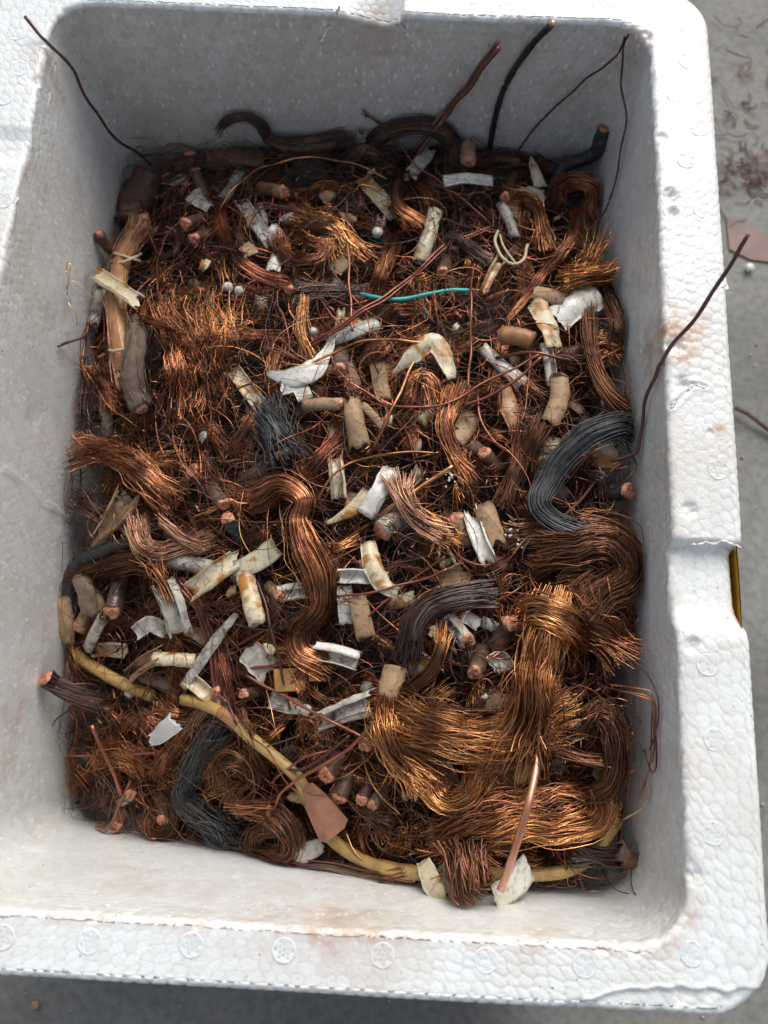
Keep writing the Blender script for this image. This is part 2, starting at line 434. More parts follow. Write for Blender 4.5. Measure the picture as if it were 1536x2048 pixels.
def bundle(label, pal, wid, pts, n=40, dz=None, short=None, r=.24, flare=(.25, .25), wave=.5, flat=.75, faces=(0, 0),
           ragged=5.0, taper=None, twist=.5, coreM='core', group=None, stray=.06, coreK=.60, step=2.6, tight=1.0):
    """a bundle of parallel wires: wid = width in mm"""
    R = wid / 2
    dz = R * .7 if dz is None else dz
    C = path(pts, dz, step=step, pad=R * .5)
    s = nseed()
    prof = np.full(len(C), R)
    if taper is not None: prof = R * np.interp(np.linspace(0, 1, len(C)), np.linspace(0, 1, len(taper)), taper)
    e = empty('wire_bundle', [*C[:, :2].mean(0), C[:, 2].min()], label, 'wire bundle', group)
    o = add('strands', strands_geo(C, prof, int(n * (1.6 if len(C) > 14 else 1.25)), r * .80, flare, wave, flat, twist, s, ragged=ragged, stray=stray, tight=tight), M[pal], e)
    a = 2 if len(C) > 8 else 1
    add('core', core_geo(C[a:-a], prof[a:-a] * coreK, seed=s, flat=flat), M[coreM], e)
    T = frame(C)[0]
    if faces[0]: add('cut_face', cut_face(C[0] - T[0] * .8, -T[0], R * faces[0], s), M['cut'], e)
    if faces[1]: add('cut_face', cut_face(C[-1] + T[-1] * .8, T[-1], R * faces[1], s + 1), M['cut'], e)
    ref(pts, short)
    return e

def covered(label, m, wid, pts, dz=None, short=None, faces=(0, 0), fr=(0, 0), frm='copper', lump=.10, flat=.9, name='covered_cable', cat='cable stub', ridges=0, group=None):
    """a cable in a closed covering, its wires showing at the ends"""
    R = wid / 2; dz = R * .8 if dz is None else dz
    C = path(pts, dz, step=2.2, pad=R * .6); s = nseed()
    e = empty(name, [*C[:, :2].mean(0), C[:, 2].min()], label, cat, group)
    add('covering', core_geo(C, R, lump, 18, s, flat), M[m], e)
    if ridges:
        add('wire_ridges', strands_geo(C, R * 1.02, ridges, .34, (0, 0), .15, flat, .4, s, 4, 0, 0), M[m if m in ('tar', 'black', 'cloth') else 'black'], e)
    T = frame(C)[0]
    for k in (0, 1):
        if faces[k]:
            c, t = (C[0], -T[0]) if k == 0 else (C[-1], T[-1])
            add('cut_face', cut_face(c + t * .9, t, R * faces[k], s + k), M['cut'], e)
        if fr[k]:
            c, t = (C[0], -T[0]) if k == 0 else (C[-1], T[-1])
            D = np.array([c - t * 4, c + t * fr[k] * .5, c + t * fr[k] + [0, 0, -1.5]])
            add('strands', strands_geo(spline(D, 9), R * .8, 36, .24, (0, .5), .3, .9, .4, s + 7, ragged=4, stray=.2), M[frm], e)
    ref(pts, short)
    return e

def wire(label, m, dia, pts, dz=3.0, short=None, count=1, gap=1.1, name='wire', cat='wire', wob=.35, group=None):
    C = path(pts, dz, step=2.4); s = nseed(); g = np.random.default_rng(s)
    t = np.arange(len(C))
    C = C + wob * np.c_[np.sin(t * .6 + s), np.cos(t * .47 + 2 * s), .6 * np.sin(t * .8 + s)] * np.minimum(1, np.minimum(t, t[::-1]) / 4)[:, None]
    if count == 1: P = C[None]
    else:
        T, B, U = frame(C)
        P = np.stack([C + B * ((k - (count - 1) / 2) * dia * gap + .3 * np.sin(t * .3 + k)[:, None]) + U * g.normal(0, .25) for k in range(count)])
    o = add(name, tubes(P, dia / 2 * (1 + .05 * np.sin(t * 1.3 + s))[None], 8, cap=True), M[m])
    tag(o, label, cat, group); ref(pts, short)
    return o

def sleeve_geo(C, r, arc=2 * np.pi, roll=0.0, th=.5, squash=1.0, jag=1.5, crumple=.12, seed=0, seg=18):
    """a tube or trough of sheet: arc < 2 pi leaves it split open, facing roll (0 = upward)"""
    g = np.random.default_rng(seed); N = len(C); T, B, U = frame(C)
    full = arc > 6.2
    a = (np.arange(seg) / (seg if full else seg - 1) - .5) * arc - np.pi / 2 + roll + (0 if full else 0)
    rr = np.broadcast_to(np.asarray(r, float), (N,))
    j1 = jag * (np.sin(a * 2 + seed) * .6 + .5 * np.sin(a * 5 + 2 * seed) + .25 * g.normal(size=len(a)))
    j2 = jag * (np.sin(a * 2 + seed * 3) * .6 + .5 * np.sin(a * 4 + seed) + .25 * g.normal(size=len(a)))
    t = np.linspace(0, 1, N)
    def shell(k):
        q = rr[:, None] + k
        V = C[:, None] + q[..., None] * (np.cos(a)[None, :, None] * B[:, None] + squash * np.sin(a)[None, :, None] * U[:, None])
        V = V + (-(j1[None] * np.clip(1 - t / .3, 0, 1)[:, None]) + j2[None] * np.clip(1 - (1 - t) / .3, 0, 1)[:, None])[..., None] * T[:, None]
        nn = crumple * rr.max() * vnoise(V, .07, seed)
        return V + nn[..., None] * nrm(V - C[:, None])
    O, I = shell(0), shell(-th)
    A = len(a); V = np.vstack([O.reshape(-1, 3), I.reshape(-1, 3)]); off = N * A; Q = []
    jm = A if full else A - 1
    i = np.arange(N - 1)[:, None]; j = np.arange(jm)[None]; jn = (j + 1) % A
    q = np.stack([i * A + j, i * A + jn, (i + 1) * A + jn, (i + 1) * A + j], -1).reshape(-1, 4)
    Q += [q, q[:, ::-1] + off]
    j = np.arange(jm); jn = (j + 1) % A
    for row in (0, (N - 1) * A): Q.append(np.stack([row + j, row + jn, row + jn + off, row + j + off], -1))
    if not full:
        i = np.arange(N - 1)
        for c in (0, A - 1): Q.append(np.stack([i * A + c, (i + 1) * A + c, (i + 1) * A + c + off, i * A + c + off], -1))
    return V, np.vstack(Q)

def tube(label, m, wid, pts, arc=360, roll=0, dz=None, short=None, jag=.8, crumple=.075, squash=.62, th=.4, plug=0, plugM='core', fray=0,
         name='insulation_tube', cat='insulation tube', taper=None, group=None):
    """a stripped piece of insulation; plug: the copper left inside, seen at its end(s) 1/2/3; fray: wires out of end 1 or 2"""
    R = wid / 2 * .9; dz = R * .8 + 1 if dz is None else dz
    C = path(pts, dz, n=max(7, int(length([at(*p[:2]) for p in pts]) / 2.2)), pad=R * .6); s = nseed()
    rr = R if taper is None else R * np.interp(np.linspace(0, 1, len(C)), np.linspace(0, 1, len(taper)), taper)
    if arc == 360 and m in ('cream', 'white', 'dirty') and s % 3 == 0: arc, roll = 285, ((s * 37) % 120) - 60      # slit by the knife
    squash = squash * (.55 + .75 * ((s * 0.618) % 1))                       # some are crushed flat, some still round
    g = sleeve_geo(C, rr, math.radians(arc), math.radians(roll), th, squash, jag, crumple, s)
    T = frame(C)[0]
    if plug or fray:
        e = empty(name, [*C[:, :2].mean(0), C[:, 2].min()], label, cat, group)
        add('sleeve', g, M[m], e)
        if plug & 1: add('cut_face', cut_face(C[0] + T[0] * .5, -T[0], R * .88, s), M[plugM], e)
        if plug & 2: add('cut_face', cut_face(C[-1] - T[-1] * .5, T[-1], R * .88, s), M[plugM], e)
        if fray:
            c, t = (C[0], -T[0]) if fray == 1 else (C[-1], T[-1])
            D = np.array([c - t * 6, c + t * 5, c + t * 11 + [0, 0, -1]])
            add('strands', strands_geo(spline(D, 9), R * .7, 40, .22, (0, .8), .4, .9, .5, s, ragged=6, stray=.3), M['copper'], e)
        o = e
    else:
        o = tag(add(name, g, M[m]), label, cat, group)
    ref(pts, short)
    return o

def strip(label, m, wid, pts, dz=4.0, short=None, roll=0, curl=60, name='tape_strip', cat='strip', crumple=.035, twist=0, th=.45, jag=.7, taper=None, group=None):
    """a flat piece of tape, paper or sheet with a slight trough or ridge across it"""
    s = nseed(); C = path(pts, dz, n=max(9, int(length([at(*p[:2]) for p in pts]) / 2.0)), pad=1)
    N = len(C); T, B, U = frame(C); A = 9
    u = np.linspace(-1, 1, A); t = np.linspace(0, 1, N)
    W = wid / 2 * (np.ones(N) if taper is None else np.interp(t, np.linspace(0, 1, len(taper)), taper))
    rl = np.radians(roll + twist * (t - .5)); b2 = np.cos(rl)[:, None] * B + np.sin(rl)[:, None] * U; u2 = -np.sin(rl)[:, None] * B + np.cos(rl)[:, None] * U
    sag = math.tan(math.radians(curl) / 2) * .5
    V = C[:, None] + (W[:, None] * u[None])[..., None] * b2[:, None] + (W[:, None] * sag * (1 - u[None] ** 2))[..., None] * u2[:, None]
    g = np.random.default_rng(s); ja, jb = g.normal(0, jag, A) * .5, g.normal(0, jag, A) * .5
    V = V - (ja[None] * np.clip(1 - t / .3, 0, 1)[:, None])[..., None] * T[:, None] + (jb[None] * np.clip(1 - (1 - t) / .3, 0, 1)[:, None])[..., None] * T[:, None]
    V = V + (crumple * wid * vnoise(V, .06, s))[..., None] * u2[:, None] + (.04 * wid * vnoise(V, .1, s + 1))[..., None] * b2[:, None]
    nn = u2[:, None] * th
    O, I = V, V - nn
    VV = np.vstack([O.reshape(-1, 3), I.reshape(-1, 3)]); off = N * A
    i = np.arange(N - 1)[:, None]; j = np.arange(A - 1)[None]
    q = np.stack([i * A + j, i * A + j + 1, (i + 1) * A + j + 1, (i + 1) * A + j], -1).reshape(-1, 4)
    Q = [q, q[:, ::-1] + off]; j = np.arange(A - 1)
    for row in (0, (N - 1) * A): Q.append(np.stack([row + j, row + j + 1, row + j + 1 + off, row + j + off], -1))
    i = np.arange(N - 1)
    for c in (0, A - 1): Q.append(np.stack([i * A + c, (i + 1) * A + c, (i + 1) * A + c + off, i * A + c + off], -1))
    o = tag(add(name, (VV, np.vstack(Q)), M[m]), label, cat, group); ref(pts, short)
    return o

def plate(label, m, outline, dz, th, name, cat, short=None, tilt=0.0, bev=.25):
    P = np.array([at(x, y, dz) for x, y in outline]); c = P.mean(0)
    zz = c[2] + tilt * (P[:, 0] - c[0]); P[:, 2] = zz
    n = len(P); rings = [(1 - bev / 12, th / 2), (1, th / 2 - bev), (1, -th / 2 + bev), (1 - bev / 12, -th / 2)]
    V = [c + np.array([0, 0, th / 2])]
    for k, z in rings:
        for p in P: V.append(c + (p - c) * k + np.array([0, 0, z]))
    V.append(c - np.array([0, 0, th / 2])); V = np.array(V)
    Q = []
    for i in range(n): Q.append((0, 1 + i, 1 + (i + 1) % n, 0))
    for r_ in range(3):
        for i in range(n):
            a, b = 1 + r_ * n + i, 1 + r_ * n + (i + 1) % n
            Q.append((a, a + n, b + n, b))
    L = len(V) - 1; k = 1 + 3 * n
    me = bpy.data.meshes.new(name)
    faces = [tuple(range(1, 1 + n))[::1]] + [q for q in Q[n:]] + [tuple(range(k + n - 1, k - 1, -1))]
    o0 = np.array([c[0], c[1], P[:, 2].min() - th / 2])
    me.from_pydata([tuple((v - o0) * MM) for v in V], [], faces); me.update(); me.materials.append(M[m])
    o = bpy.data.objects.new(name, me); o.location = o0 * MM; COL.objects.link(o)
    tag(o, label, cat)
    REFS.append((outline[0][0], outline[0][1], short)) if short else None
    return o

def ball_geo(c, r, seed=0, lump=.10, sq=1.0, nu=10, nv=14):
    u = np.linspace(0, np.pi, nu)[:, None]; v = (np.arange(nv) * 2 * np.pi / nv)[None]
    D = np.stack([np.sin(u) * np.cos(v), np.sin(u) * np.sin(v), sq * np.cos(u) * np.ones_like(v)], -1)
    V = D * r; V = c + V * (1 + lump * vnoise(V + c, .5 / r, seed))[..., None]
    i = np.arange(nu - 1)[:, None]; j = np.arange(nv)[None]; jn = (j + 1) % nv
    return V.reshape(-1, 3), np.stack([i * nv + j, (i + 1) * nv + j, (i + 1) * nv + jn, i * nv + jn], -1).reshape(-1, 4)

# ------------------------------------------------------------------ the foam box
def vor(S, T, cell, seed, per):
    """cells of a sheet (S along, T across, closed after per): distance to the nearest centre, to the border, a number per cell"""
    tab = np.random.default_rng(seed).random((8192, 3))
    nx = int(round(per / cell)); cx = per / nx; cy = cell * .88
    f1 = np.full(len(S), 1e9); f2 = np.full(len(S), 1e9); idn = np.zeros(len(S))
    gy = np.floor(T / cy).astype(np.int64)
    for dy in (-1, 0, 1):
        yy = gy + dy; sh = .5 * (yy % 2)
        gx = np.floor(S / cx - sh).astype(np.int64)
        for dx in (-1, 0, 1):
            xx = gx + dx; h = ((xx % nx) * 73856093 ^ (yy + 500) * 19349663) % 8192
            j = tab[h]
            d = np.hypot((xx + .5 + sh + (j[:, 0] - .5) * .46) * cx - S, (yy + .5 + (j[:, 1] - .5) * .46) * cy - T)
            nearer = d < f1
            f2 = np.where(nearer, f1, np.minimum(f2, d)); idn = np.where(nearer, j[:, 2], idn); f1 = np.minimum(f1, d)
    return f1, f2 - f1, idn

def rounded(hx, hy, r, nx, ny, nc):
    P, Nn = [], []
    for (cx, cy, a0, sx, sy, nn) in ((hx - r, hy - r, 0, -1, 0, nx), (-hx + r, hy - r, 90, 0, -1, ny), (-hx + r, -hy + r, 180, 1, 0, nx), (hx - r, -hy + r, 270, 0, 1, ny)):
        a = np.radians(a0 + 90 * np.arange(nc) / nc)
        P.append(np.c_[cx + r * np.cos(a), cy + r * np.sin(a)]); Nn.append(np.c_[np.cos(a), np.sin(a)])
        L = 2 * (hx - r) if sx else 2 * (hy - r)
        s = (np.arange(nn) / nn * L)[:, None]
        e = np.array([cx, cy]) + r * np.array([math.cos(math.radians(a0 + 90)), math.sin(math.radians(a0 + 90))])
        P.append(e + s * np.array([sx, sy])); Nn.append(np.tile([math.cos(math.radians(a0 + 90)), math.sin(math.radians(a0 + 90))], (nn, 1)))
    return np.vstack(P), np.vstack(Nn)
NX, NY, NC = 400, 545, 44
PI_, NI_ = rounded(150, 207.5, 21, NX, NY, NC)
PO_, NO_ = rounded(179, 229.5, 24, NX, NY, NC)
def seg_dist(P, line):
    d = np.full(len(P), 1e9)
    for a, b in zip(line[:-1], line[1:]):
        a, b = np.array(a), np.array(b); ab = b - a
        t = np.clip(((P - a) @ ab) / (ab @ ab), 0, 1)
        d = np.minimum(d, np.linalg.norm(P - a - t[:, None] * ab, axis=1))
    return d
def on_wall(px, py, axis, val):
    d = RCV.T @ np.array([(px - CX) / F_PX, (py - CY) / F_PX, 1.0])
    return CAM + d * (val - CAM[axis]) / d[axis]
BOT = -262.0
# profile rows: (weight inner->outer, inset from the inner loop, inset from the outer loop, z)
rows = []
for z in np.r_[np.linspace(-205, -135, 5), np.linspace(-128, -26, 70)[0:], np.linspace(-25, -2.4, 32)]: rows.append((0, 1, 0, z))
k_in = len(rows)
for a in np.linspace(0, 90, 6)[1:]:
    rows.append((0, -2.2 * (1 - math.cos(math.radians(a))) , 0, -2.2 + 2.2 * math.sin(math.radians(a)) - .0))
rows_flat = [(w_, None, 0, 0.0) for w_ in np.linspace(.085, .89, 38)]
rows += rows_flat
for a in np.linspace(0, 90, 7)[0:]: rows.append((1, 0, 3.0 * (1 - math.sin(math.radians(a))), -3.0 + 3.0 * math.cos(math.radians(a))))
k_out = len(rows)
for z in np.r_[np.linspace(-4, -24, 12), np.linspace(-28, BOT, 7)]: rows.append((1, 0, (-z - 3) * .03, z))
V = []
for (w_, ins, out, z) in rows:
    if w_ == 0 and ins == 1: p = PI_ - NI_ * (-z * .05)
    elif w_ == 0: p = PI_ - NI_ * ins
    elif w_ == 1: p = PO_ - NO_ * out
    else: p = PI_ * (1 - w_) + PO_ * w_
    V.append(np.c_[p, np.full(len(p), z)])
V = np.array(V); NR, NP, _ = V.shape
d_r = np.gradient(V, axis=0); d_p = (np.roll(V, -1, 1) - np.roll(V, 1, 1)) / 2
Nrm = nrm(np.cross(d_p, d_r)); 
if Nrm[k_in + 20, 10, 2] < 0: Nrm = -Nrm
flat = V.reshape(-1, 3); Nf = Nrm.reshape(-1, 3)
ring = np.linalg.norm(np.roll(PI_, -1, 0) - PI_, axis=1); per = ring.sum(); s_arc = np.r_[0, np.cumsum(ring)[:-1]]
mid = V[:, NP // 6]; t_arc = np.r_[0, np.cumsum(np.linalg.norm(np.diff(mid, axis=0), axis=1))]
f1, gap, tone = vor(np.tile(s_arc, NR) + .8 * vnoise(flat, .05, 31), np.repeat(t_arc, NP) + .8 * vnoise(flat, .05, 32), 4.7, 3, per)
row_i = np.repeat(np.arange(NR), NP)
amp = np.where(row_i < k_in, np.interp(flat[:, 2], [-30, -3], [.12, .15]), np.where(row_i < k_out, .19, .24))
edge_out = np.interp(row_i, [k_out - 16, k_out - 4], [0, 1])
amp = amp * (1 + .5 * edge_out)
worn = np.clip(.75 + .8 * vnoise(flat, .012, 5), 0.3, 1)                     # rubbed-smooth stretches of rim
smooth_near = np.clip((-196 - flat[:, 1]) / 10, 0, 1) * np.clip((80 - flat[:, 0]) / 60, 0, 1) * (row_i >= k_in + 6) * (row_i < k_out - 10)
amp = amp * (1 - .72 * smooth_near)
h = worn * amp * (1.0 - 1.25 * np.exp(-(gap / .6) ** 1.6) - .45 * (f1 / 3) ** 2) + amp * .30 * (tone - .5) * np.clip(gap / .9, 0, 1)
D = Nf * h[:, None]
z_off = .5 * vnoise(flat * [1, 1, 0], .008, 9) * (row_i >= k_in - 8)
x_off = np.zeros(len(flat)); y_off = np.zeros(len(flat))
X, Y, Z = flat.T
top = np.interp(Z, [-30, -2], [0, 1])
# finger notch in the right rim, a shallower one in the left rim
ya, yb = at(1420, 1088, absz=0)[1], at(1425, 1245, absz=-4)[1]
nb = 1 / (1 + np.exp(-(ya - Y) / .8)) * 1 / (1 + np.exp(-(Y - yb) / 2.2)) * (X > 100)
z_off -= 6.5 * nb * top
x_off -= 3.2 * nb * np.interp(row_i, [k_out - 20, k_out], [0, 1]) * top
amp_n = 1 - .7 * nb; D *= amp_n[:, None]
yl = at(25, 290, absz=0)[1]
nl = np.exp(-((Y - yl) / 9) ** 4) * (X < -100); z_off -= 2.2 * nl * top
# broken bite out of the far rim and a step broken off the near right corner
ca, cb, cc = at(672, 14, absz=0)[0], at(778, 30, absz=0)[0], at(806, 30, absz=0)[0]
bite = np.where(X < cb, np.clip((X - ca) / (cb - ca), 0, 1) ** .8, np.clip((cc - X) / (cc - cb), 0, 1) ** .5) * (Y > 190)
inner = np.interp(row_i, [k_in + 5, k_in + 40], [1, 0])
z_off -= 6.5 * bite * np.where(row_i <= k_in + 5, np.interp(Z, [-22, -9, 0], [0, .45, 1]), inner)
sx = at(1120, 1990, absz=0)[0]
sy = np.interp(X, [sx, sx + 25, sx + 45, 200], [-229, -221.5, -219.5, -219.5]) + .8 * vnoise(flat, .05, 3)
step_ = 1 / (1 + np.exp((Y - sy) / .35)) * (X > sx)
z_off -= (1.3 + .5 * vnoise(flat, .08, 6)) * step_ * top - .9 * np.exp(-((Y - sy) / .9) ** 2) * (X > sx + 8) * top
for (qx, qy, rr_, dp) in ((1325, 275, 3, 1.6), (1342, 392, 4.5, 2.2), (1346, 425, 3, 2), (1352, 690, 5, 2.2), (1368, 765, 4, 2), (1380, 1020, 4, 1.8), (1385, 1290, 4, 1.5),
                          (190, 1826, 4, 1.8), (395, 1848, 2.5, 1.4), (1205, 1890, 4, 2), (1270, 1900, 3, 1.5), (1380, 1745, 5, 1.8), (92, 90, 5, 2.0), (75, 160, 5, 1.6), (1290, 75, 4, 1.6), (1420, 865, 1.8, 1.6)):
    c = at(qx, qy, absz=0); q = np.hypot(X - c[0], Y - c[1])
    z_off -= dp * np.clip(1 - (q / rr_) ** 2, 0, 1) * (row_i >= k_in - 12) * (.7 + .6 * vnoise(flat, .15, 4))
# cracks
wl = -150
lines = [[on_wall(0, 938, 0, wl), on_wall(45, 968, 0, wl), on_wall(80, 1004, 0, wl + 2), on_wall(135, 1038, 0, wl + 3)],
         [on_wall(676, 10, 1, 207), on_wall(668, 40, 1, 207), on_wall(640, 82, 1, 206)],
         [on_wall(795, 40, 1, 207), on_wall(815, 75, 1, 206), on_wall(832, 102, 1, 206)],
         [at(1378, 1088, absz=0), at(1425, 1083, absz=0), at(1482, 1094, absz=0)],
         [at(1340, 815, absz=0), at(1385, 770, absz=0), at(1410, 775, absz=0)]]
crack = np.min([seg_dist(flat + (1.2 * vnoise(flat, .05, 11))[:, None] * [0, .6, .6], L) for L in lines], 0)
D -= Nf * (1.0 * np.exp(-(crack / .75) ** 2))[:, None] - Nf * (.35 * np.exp(-((crack - 1.9) / .8) ** 2))[:, None]
D -= Nf * (.5 * np.clip(vnoise(flat, .022, 13) - .55, 0, 1) * (row_i < k_in))[:, None]      # dents in the walls
rag = .5 * vnoise(flat, .10, 61) * np.exp(-((row_i - (k_in + 2)) / 5.0) ** 2)
final = flat + D + np.c_[x_off, y_off, z_off] + np.c_[np.tile(NI_, (NR, 1)), np.zeros(len(flat))] * rag[:, None]
# dirt: handled inner edge of the near and right rim, tape residue on the outer edge
inner_edge = np.exp(-((row_i - (k_in + 4)) / 5.0) ** 2)
stain = inner_edge * (.38 * (Y < -195) + .2 * (X > 140)) + .5 * np.exp(-((row_i - (k_out + 1)) / 4.0) ** 2)
for (qx, qy, rr_, s_) in ((1350, 650, 9, 1), (1362, 700, 9, .9), (1400, 640, 8, .5), (1440, 860, 3, 1), (560, 1860, 16, .3), (740, 1868, 14, .35), (1060, 1878, 12, .35), (760, 30, 14, .6), (60, 320, 8, .5), (85, 120, 8, .5), (1290, 60, 9, .5), (660, 1880, 6, .6)):
    c = at(qx, qy, absz=0); stain = stain + s_ * np.exp(-((X - c[0]) ** 2 + (Y - c[1]) ** 2) / rr_ ** 2) * (Z > -25)
for (qx, qy, ax, val, rr_, s_) in ((290, 1780, 1, -207, 10, .35), (700, 1800, 1, -207, 28, .22), (420, 1790, 1, -207, 14, .2), (20, 1430, 0, -148, 12, .7), (10, 1540, 0, -146, 8, .5)):
    c = on_wall(qx, qy, ax, val); stain = stain + s_ * np.exp(-np.sum((flat - c) ** 2, 1) / rr_ ** 2)
brown_tint = np.where(row_i < k_in, .50 * np.clip(-Nf[:, 1], 0, 1) + .14 * np.clip(Nf[:, 0], 0, 1) + .16 * np.clip(-Nf[:, 0], 0, 1) + .22, .02)  # inner walls tinted brownish, the far one most
brown_tint = np.clip(np.where(row_i < k_in, brown_tint * (1 - .40 * np.exp(-(gap / .6) ** 2)) * (.8 + .35 * tone), brown_tint + .42 * np.exp(-(gap / .45) ** 2)), 0, 1)  # rim seams hold dirt, wall seams are tinted less
i = np.arange(NR - 1)[:, None]; j = np.arange(NP)[None]; jn = (j + 1) % NP
Qb = np.stack([i * NP + j, i * NP + jn, (i + 1) * NP + jn, (i + 1) * NP + j], -1)
if True:   # orient outwards
    a, b, c, d = final[Qb[k_in + 20, 10]]
    if np.cross(b - a, d - a)[2] < 0: Qb = Qb[..., ::-1]
box = empty('foam_box', (0, 0, BOT), 'big white expanded foam box, open at the top and full of copper scrap', 'foam box')
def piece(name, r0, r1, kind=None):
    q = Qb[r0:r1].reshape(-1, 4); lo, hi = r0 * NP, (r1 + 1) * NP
    o = add(name, (final[lo:hi], q - lo), M['foam'], box, attrs={'tone': tone[lo:hi], 'stain': np.clip(stain[lo:hi], 0, 1), 'brown_tint': brown_tint[lo:hi]})
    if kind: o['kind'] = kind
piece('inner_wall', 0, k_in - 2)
piece('rim', k_in - 2, k_out + 1)
piece('outer_wall', k_out + 1, NR - 1)
# bottom slab
bz = rows[-1][3]
def slab(z, pts):
    c = np.r_[pts.mean(0), z][None]; n = len(pts)
    Vs = np.vstack([np.c_[pts, np.full(n, z)], c]); j = np.arange(n)
    return Vs, np.stack([j, (j + 1) % n, np.full(n, n), np.full(n, n)], -1)
def fan(name, z, pts, m, parent):
    o0 = np.array(parent.location) / MM; n = len(pts)
    me = bpy.data.meshes.new(name)
    me.from_pydata([tuple((np.array([*p, z]) - o0) * MM) for p in pts], [], [tuple(range(n))]); me.materials.append(m)
    ob = bpy.data.objects.new(name, me); COL.objects.link(ob); ob.parent = parent
fan('box_bottom', -204.9, (PI_ - NI_ * 10.2)[::12], M['foam'], box)
# moulding vents on the rim
n_ = 30; u = np.linspace(-5, 5, n_); gx, gy = np.meshgrid(u, u, indexing='ij'); q = np.hypot(gx, gy)
vz = .08 + .07 * np.exp(-((q - 4.2) / .45) ** 2) - 1.5 * np.clip((q - 4.5) / .5, 0, 1)
for a_ in range(-2, 3):
    for b_ in range(-2, 3):
        hx_, hy_ = (a_ + .5 * (b_ % 2)) * 1.75, b_ * 1.55
        if math.hypot(hx_, hy_) < 3.5: vz -= .5 * np.exp(-((gx - hx_) ** 2 + (gy - hy_) ** 2) / .30)
ii = np.arange(n_ - 1)[:, None]; jj = np.arange(n_ - 1)[None]
vq = np.stack([ii * n_ + jj, (ii + 1) * n_ + jj, (ii + 1) * n_ + jj + 1, ii * n_ + jj + 1], -1).reshape(-1, 4)
vent_me = build_mesh('vent_mark', np.stack([gx, gy, vz], -1).reshape(-1, 3) * MM, vq, M['foam'], attrs={'tone': np.full(n_ * n_, .4)})
for (qx, qy) in ((5, 1875), (178, 1884), (383, 1890), (568, 1900), (765, 1911), (972, 1921), (1170, 1931), (1384, 1908), (1427, 1667), (1430, 1480), (1415, 1330), (1375, 122), (1352, 190), (1398, 258),
                 (1372, 322), (1405, 420), (1200, 10), (33, 66), (40, 137), (8, 195), (6, 400), (1432, 560), (1436, 940)):
    c = at(qx, qy, absz=0); o = bpy.data.objects.new('vent_mark', vent_me); COL.objects.link(o); o.parent = box
    zz = .5 * float(vnoise(np.array([[c[0], c[1], 0]]), .008, 9)[0])
    o.location = (c[0] * MM, c[1] * MM, (zz - BOT) * MM + .0001); o.rotation_euler = (0, 0, random.uniform(0, 6))
# crumbled foam standing along the crack lines
for L, rr_ in zip(lines, (.6, .65, .55, .4, .4)):
    L = np.array(L); cc = spline(L, 70)
    cc = cc + .9 * np.stack([vnoise(cc, .06, 40 + q) + .6 * vnoise(cc, .2, 44 + q) for q in range(3)], -1)
    add('crack', tubes(cc, rr_ * (1 + .6 * vnoise(cc, .25, 50))[None], 7, cap=True), M['foam'], box)
# strip of yellow tape stretched across the outside of the notch
ty = np.linspace(ya + 1, yb - 3, 24); tz = np.linspace(-1.5, -30, 8)
tv = np.array([[177.9 + .7 * math.sin((y - yb) / (ya - yb) * math.pi) - 1.2 * (z > -4) - .02 * z * 0, y, z - 1.2 * math.sin((y - yb) / (ya - yb) * math.pi)] for y in ty for z in tz])
tv2 = tv + [-.5, 0, 0]
i = np.arange(23)[:, None]; j = np.arange(7)[None]; q_ = np.stack([i * 8 + j, i * 8 + j + 1, (i + 1) * 8 + j + 1, (i + 1) * 8 + j], -1).reshape(-1, 4)
M['tape'] = mat('yellow_packing_tape', (.66, .36, .04), .25, var=((.50, .26, .03), .1, .4, .7))
add('yellow_tape', (np.vstack([tv, tv2]), np.vstack([q_, q_[:, ::-1] + len(tv)])), M['tape'], box)

# ------------------------------------------------------------------ the floor
fl = bpy.data.meshes.new('floor')
R_ = 8.0
fl.from_pydata([(-R_, -R_, 0), (R_, -R_, 0), (R_, R_, 0), (-R_, R_, 0)], [], [(0, 1, 2, 3)]); fl.materials.append(M['concrete'])
fo = bpy.data.objects.new('floor', fl); fo.location = (0, 0, BOT * MM - .0005); COL.objects.link(fo); fo['kind'] = 'structure'

# ------------------------------------------------------------------ the mass of the heap
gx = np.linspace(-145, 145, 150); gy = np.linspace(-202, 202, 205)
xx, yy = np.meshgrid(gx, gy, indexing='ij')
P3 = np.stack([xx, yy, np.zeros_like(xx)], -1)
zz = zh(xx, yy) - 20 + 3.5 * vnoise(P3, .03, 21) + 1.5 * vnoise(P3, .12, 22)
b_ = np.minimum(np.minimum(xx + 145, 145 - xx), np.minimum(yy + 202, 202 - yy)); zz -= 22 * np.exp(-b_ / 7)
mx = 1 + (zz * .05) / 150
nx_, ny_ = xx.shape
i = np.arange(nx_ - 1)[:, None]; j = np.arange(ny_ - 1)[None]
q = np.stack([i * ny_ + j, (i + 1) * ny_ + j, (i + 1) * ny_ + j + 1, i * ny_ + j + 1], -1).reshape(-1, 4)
tag(add('matted_scrap', (np.stack([xx * mx, yy * mx, zz], -1).reshape(-1, 3), q), M['heap'], origin=(0, 0, -150)), 'matted dark scrap deep in the gaps of the heap, their shade in its colour', None, kind='stuff')

# ------------------------------------------------------------------ loose wires that stand out of the heap
M['stick'] = mat('dull_flat_copper', (.22, .10, .075), .5, .5, var=((.13, .06, .05), .06, .4, .7), bump=(.5, .3, .4))
